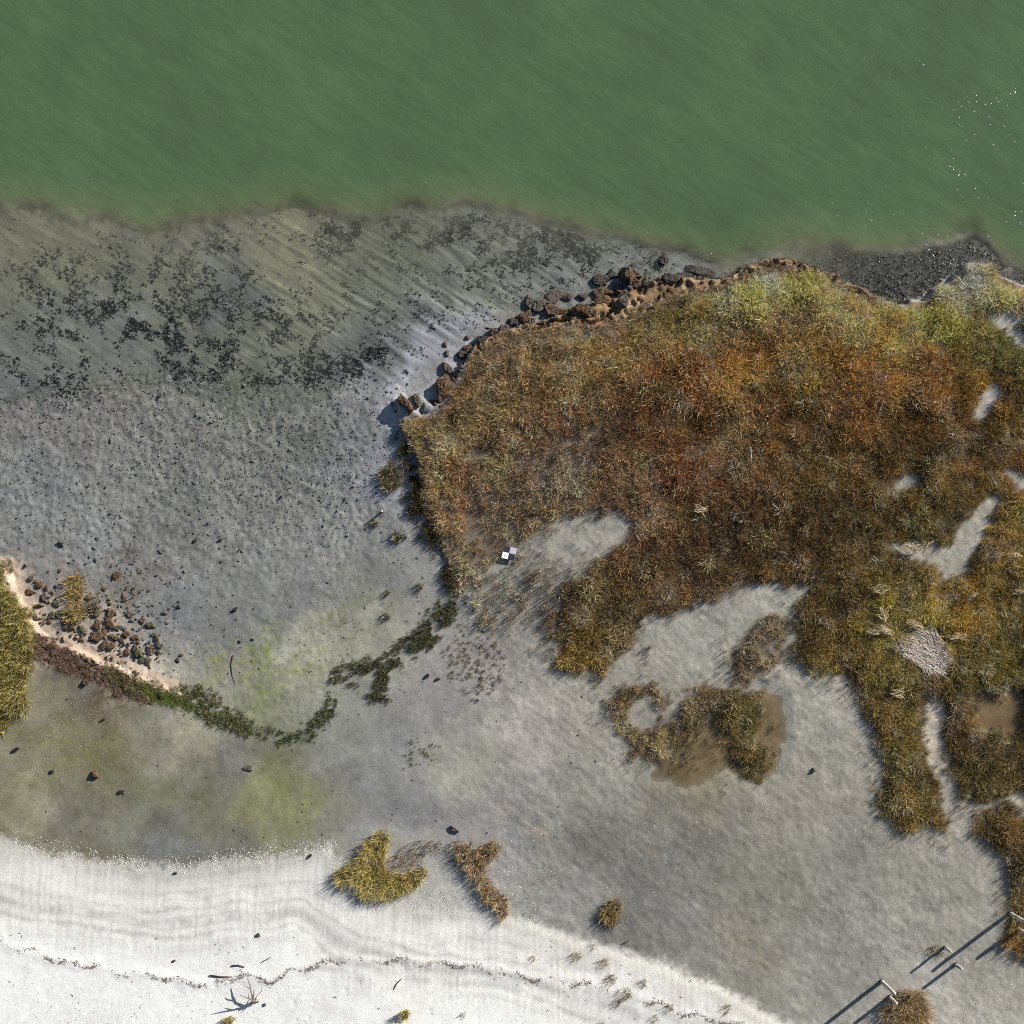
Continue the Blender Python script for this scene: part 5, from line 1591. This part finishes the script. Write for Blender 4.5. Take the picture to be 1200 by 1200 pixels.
post(1033, 1150, 1.55, .085, "tall pale post at the bottom edge, left of the tan grass clump", seed=1)
post(1042, 1168, .80, .075, "shorter post with its foot in the tan grass clump", seed=2)
post(1107, 1110, .70, .06, "short pale post among brown sprigs, upper one of the middle pair", seed=3)
post(1119.5, 1130, .66, .075, "short thick post, lower one of the middle pair", seed=4)
post(1183, 1070, 1.62, .085, "tall pale post rising from the grass island at the right edge", seed=5)
post(1192, 1088, .85, .085, "shorter post in the grass island at the right edge", seed=6)
post(447, 599, .30, .045, "white-topped stub post alone on the mud of the cove", seed=7, group=None)
# fallen board beside the posts
x, y = xy(1100, 1118)

# ------------------------------------------------------------------ survey marker: four square panels
u_, v_ = 596.5, 648.5
x, y = xy(u_, v_)
mk = bpy.data.objects.new("survey_marker", None)
COL.objects.link(mk)
mk.location = (float(x), float(y), float(height(u_, v_)) + .12)
mk.rotation_euler = (0, 0, math.radians(-14))
tag(mk, "black and white checkered survey marker on the ground at the marsh edge", "marker")


def flat_mat(name, c, rough=.5):
    m, nt, o = mat_new(name)
    geo = nt.nodes.new("ShaderNodeNewGeometry")
    n1 = noise_s(nt, geo.outputs["Position"], 9.0, 3, .6)
    base = node(nt, "ShaderNodeRGB")
    base.outputs[0].default_value = (*c, 1)
    p = nt.nodes.new("ShaderNodeBsdfPrincipled")
    nt.links.new(vscale(nt, base.outputs[0], maprange(nt, n1, .3, .7, .85, 1.08)), p.inputs["Base Color"])
    p.inputs["Roughness"].default_value = rough
    nt.links.new(p.outputs[0], o.inputs[0])
    return m


M_WHITE = flat_mat("marker_white", (.78, .78, .76))
M_LILAC = flat_mat("marker_dull_white", (.48, .45, .50))
M_BLACK = flat_mat("marker_black", (.025, .024, .034))


def box_mesh(name, sx, sy, sz, mat, bev=.006):
    p = []
    for zz, k in ((0, 0), (sz - bev, 0), (sz, bev)):
        p += [(-sx / 2 + k, -sy / 2 + k, zz), (sx / 2 - k, -sy / 2 + k, zz), (sx / 2 - k, sy / 2 - k, zz), (-sx / 2 + k, sy / 2 - k, zz)]
    f = [(3, 2, 1, 0), (8, 9, 10, 11)]
    for l in (0, 4):
        for k in range(4):
            k2 = (k + 1) % 4
            f.append((l + k, l + k2, l + 4 + k2, l + 4 + k))
    return mesh_poly(name, [(np.array(p), f)], mat, False)


Q = .30
for dx, dy, mt, lb, dz in ((-.5, -.5, M_WHITE, "white square panel", .012), (.5, .5, M_LILAC, "dull white square panel", .006), (.5, -.5, M_BLACK, "black square panel", .0), (-.5, .5, M_BLACK, "black square panel", .003)):
    me = box_mesh("panel", Q - .004, Q - .004, .014, mt)
    link("panel", me, None, parent=mk, label=lb, loc=(dx * Q, dy * Q, dz))
me = mesh_poly("fixing_pin", [tube([(0, 0, -.2), (0, 0, .028)], [.012, .02], 8)], M_WOODDARK)
link("fixing_pin", me, None, parent=mk, loc=(-.5 * Q, -.5 * Q, .004))

# ------------------------------------------------------------------ driftwood
def driftwood(u, v, label, trunk, branches, mat, seed=0):
    x, y = xy(u, v)
    root = bpy.data.objects.new("driftwood", None)
    COL.objects.link(root)
    root.location = (float(x), float(y), float(height(u, v)))
    tag(root, label, "driftwood")
    link("stump", mesh_poly("stump", [tube(p, [q * .7 for q in r], 8) for p, r in trunk], mat), parent=root)
    for p, r in branches:
        link("branch", mesh_poly("branch", [tube(p, [q * .6 for q in r], 7)], mat), parent=root)
    return root


driftwood(303, 1166, "bare driftwood root with forked branches throwing blue shadows on the sand",
          [([(.05, -.06, -.05), (.02, -.02, .12), (-.02, .02, .28), (-.05, .05, .36)], [.13, .11, .09, .05]), ([(.14, -.12, .0), (0, 0, .1)], [.05, .07]), ([(-.02, -.2, .0), (0, 0, .1)], [.04, .06])],
          [([(-.03, .05, .25), (-.10, .45, .38), (-.16, .85, .40), (-.30, 1.15, .36)], [.07, .055, .04, .02]),
           ([(-.12, .6, .4), (-.30, .75, .46), (-.44, .82, .44)], [.04, .03, .012]),
           ([(-.04, .06, .3), (-.2, .22, .48), (-.38, .36, .62), (-.52, .46, .74)], [.065, .05, .035, .014]),
           ([(-.16, .18, .44), (-.20, .38, .52), (-.16, .54, .6)], [.04, .03, .012]),
           ([(.02, .05, .25), (.14, .28, .22), (.32, .42, .18), (.30, .72, .14)], [.04, .03, .025, .012]),
           ([(0, -.05, .2), (-.12, -.2, .24), (-.3, -.3, .22)], [.035, .025, .01])], M_DRIFT)
driftwood(466, 1194, "short driftwood piece by the yellow tuft at the bottom edge",
          [([(.1, .1, -.03), (.05, .05, .22), (-.02, 0, .5)], [.12, .1, .05])],
          [([(.05, .05, .14), (-.12, .1, .26), (-.28, .08, .34)], [.05, .035, .012]), ([(.05, .04, .1), (-.02, -.2, .12), (-.2, -.34, .1)], [.05, .04, .015])], M_WOOD)
STK = [(262, 1140, [(-.5, .05, .02), (0, 0, .035), (.55, -.02, .02)], .03, "long dark stick lying on the wrack line by the driftwood"), (533, 971, [(-.2, .12, .05), (0, 0, .1), (.2, -.14, .06)], .06, "short black stick on the grey mud above the tan grass"),
       (282, 1128, [(-.3, 0, .02), (0, .04, .03), (.3, -.06, .02)], .03, "thin stick on the sand above the wrack line"), (270, 790, [(.05, .9, .005), (-.05, .4, .015), (.0, -.1, .01), (.12, -.5, .005)], .018, "thin crooked twig on the green algae mud"),
       (734, 1102, [(-.2, -.12, .03), (0, 0, .06), (.2, .1, .03)], .025, "short stick on the sand right of the lone tussock"), (315, 1121, [(-.2, -.1, .04), (.2, .12, .05)], .02, "small twig on white sand right of the driftwood"), (467, 1148, [(-.18, -.3, .03), (0, 0, .06), (.22, .22, .03)], .02, "curved twig alone on the white sand"), (878, 535, [(-.02, .4, .34), (.02, -.4, .36)], .02, "pale straight stick lying in the middle of the marsh")]
for u_, v_, p_, r_, lb in STK:
    x, y = xy(u_, v_)
    me = mesh_poly("stick", [tube(p_, [r_ * (1 - .12 * i) for i in range(len(p_))], 7)], M_WOODDARK if v_ != 535 else M_WOOD)
    link("stick", me, None, label=lb, cat="stick", loc=(float(x), float(y), float(height(u_, v_))))
print("scene built")
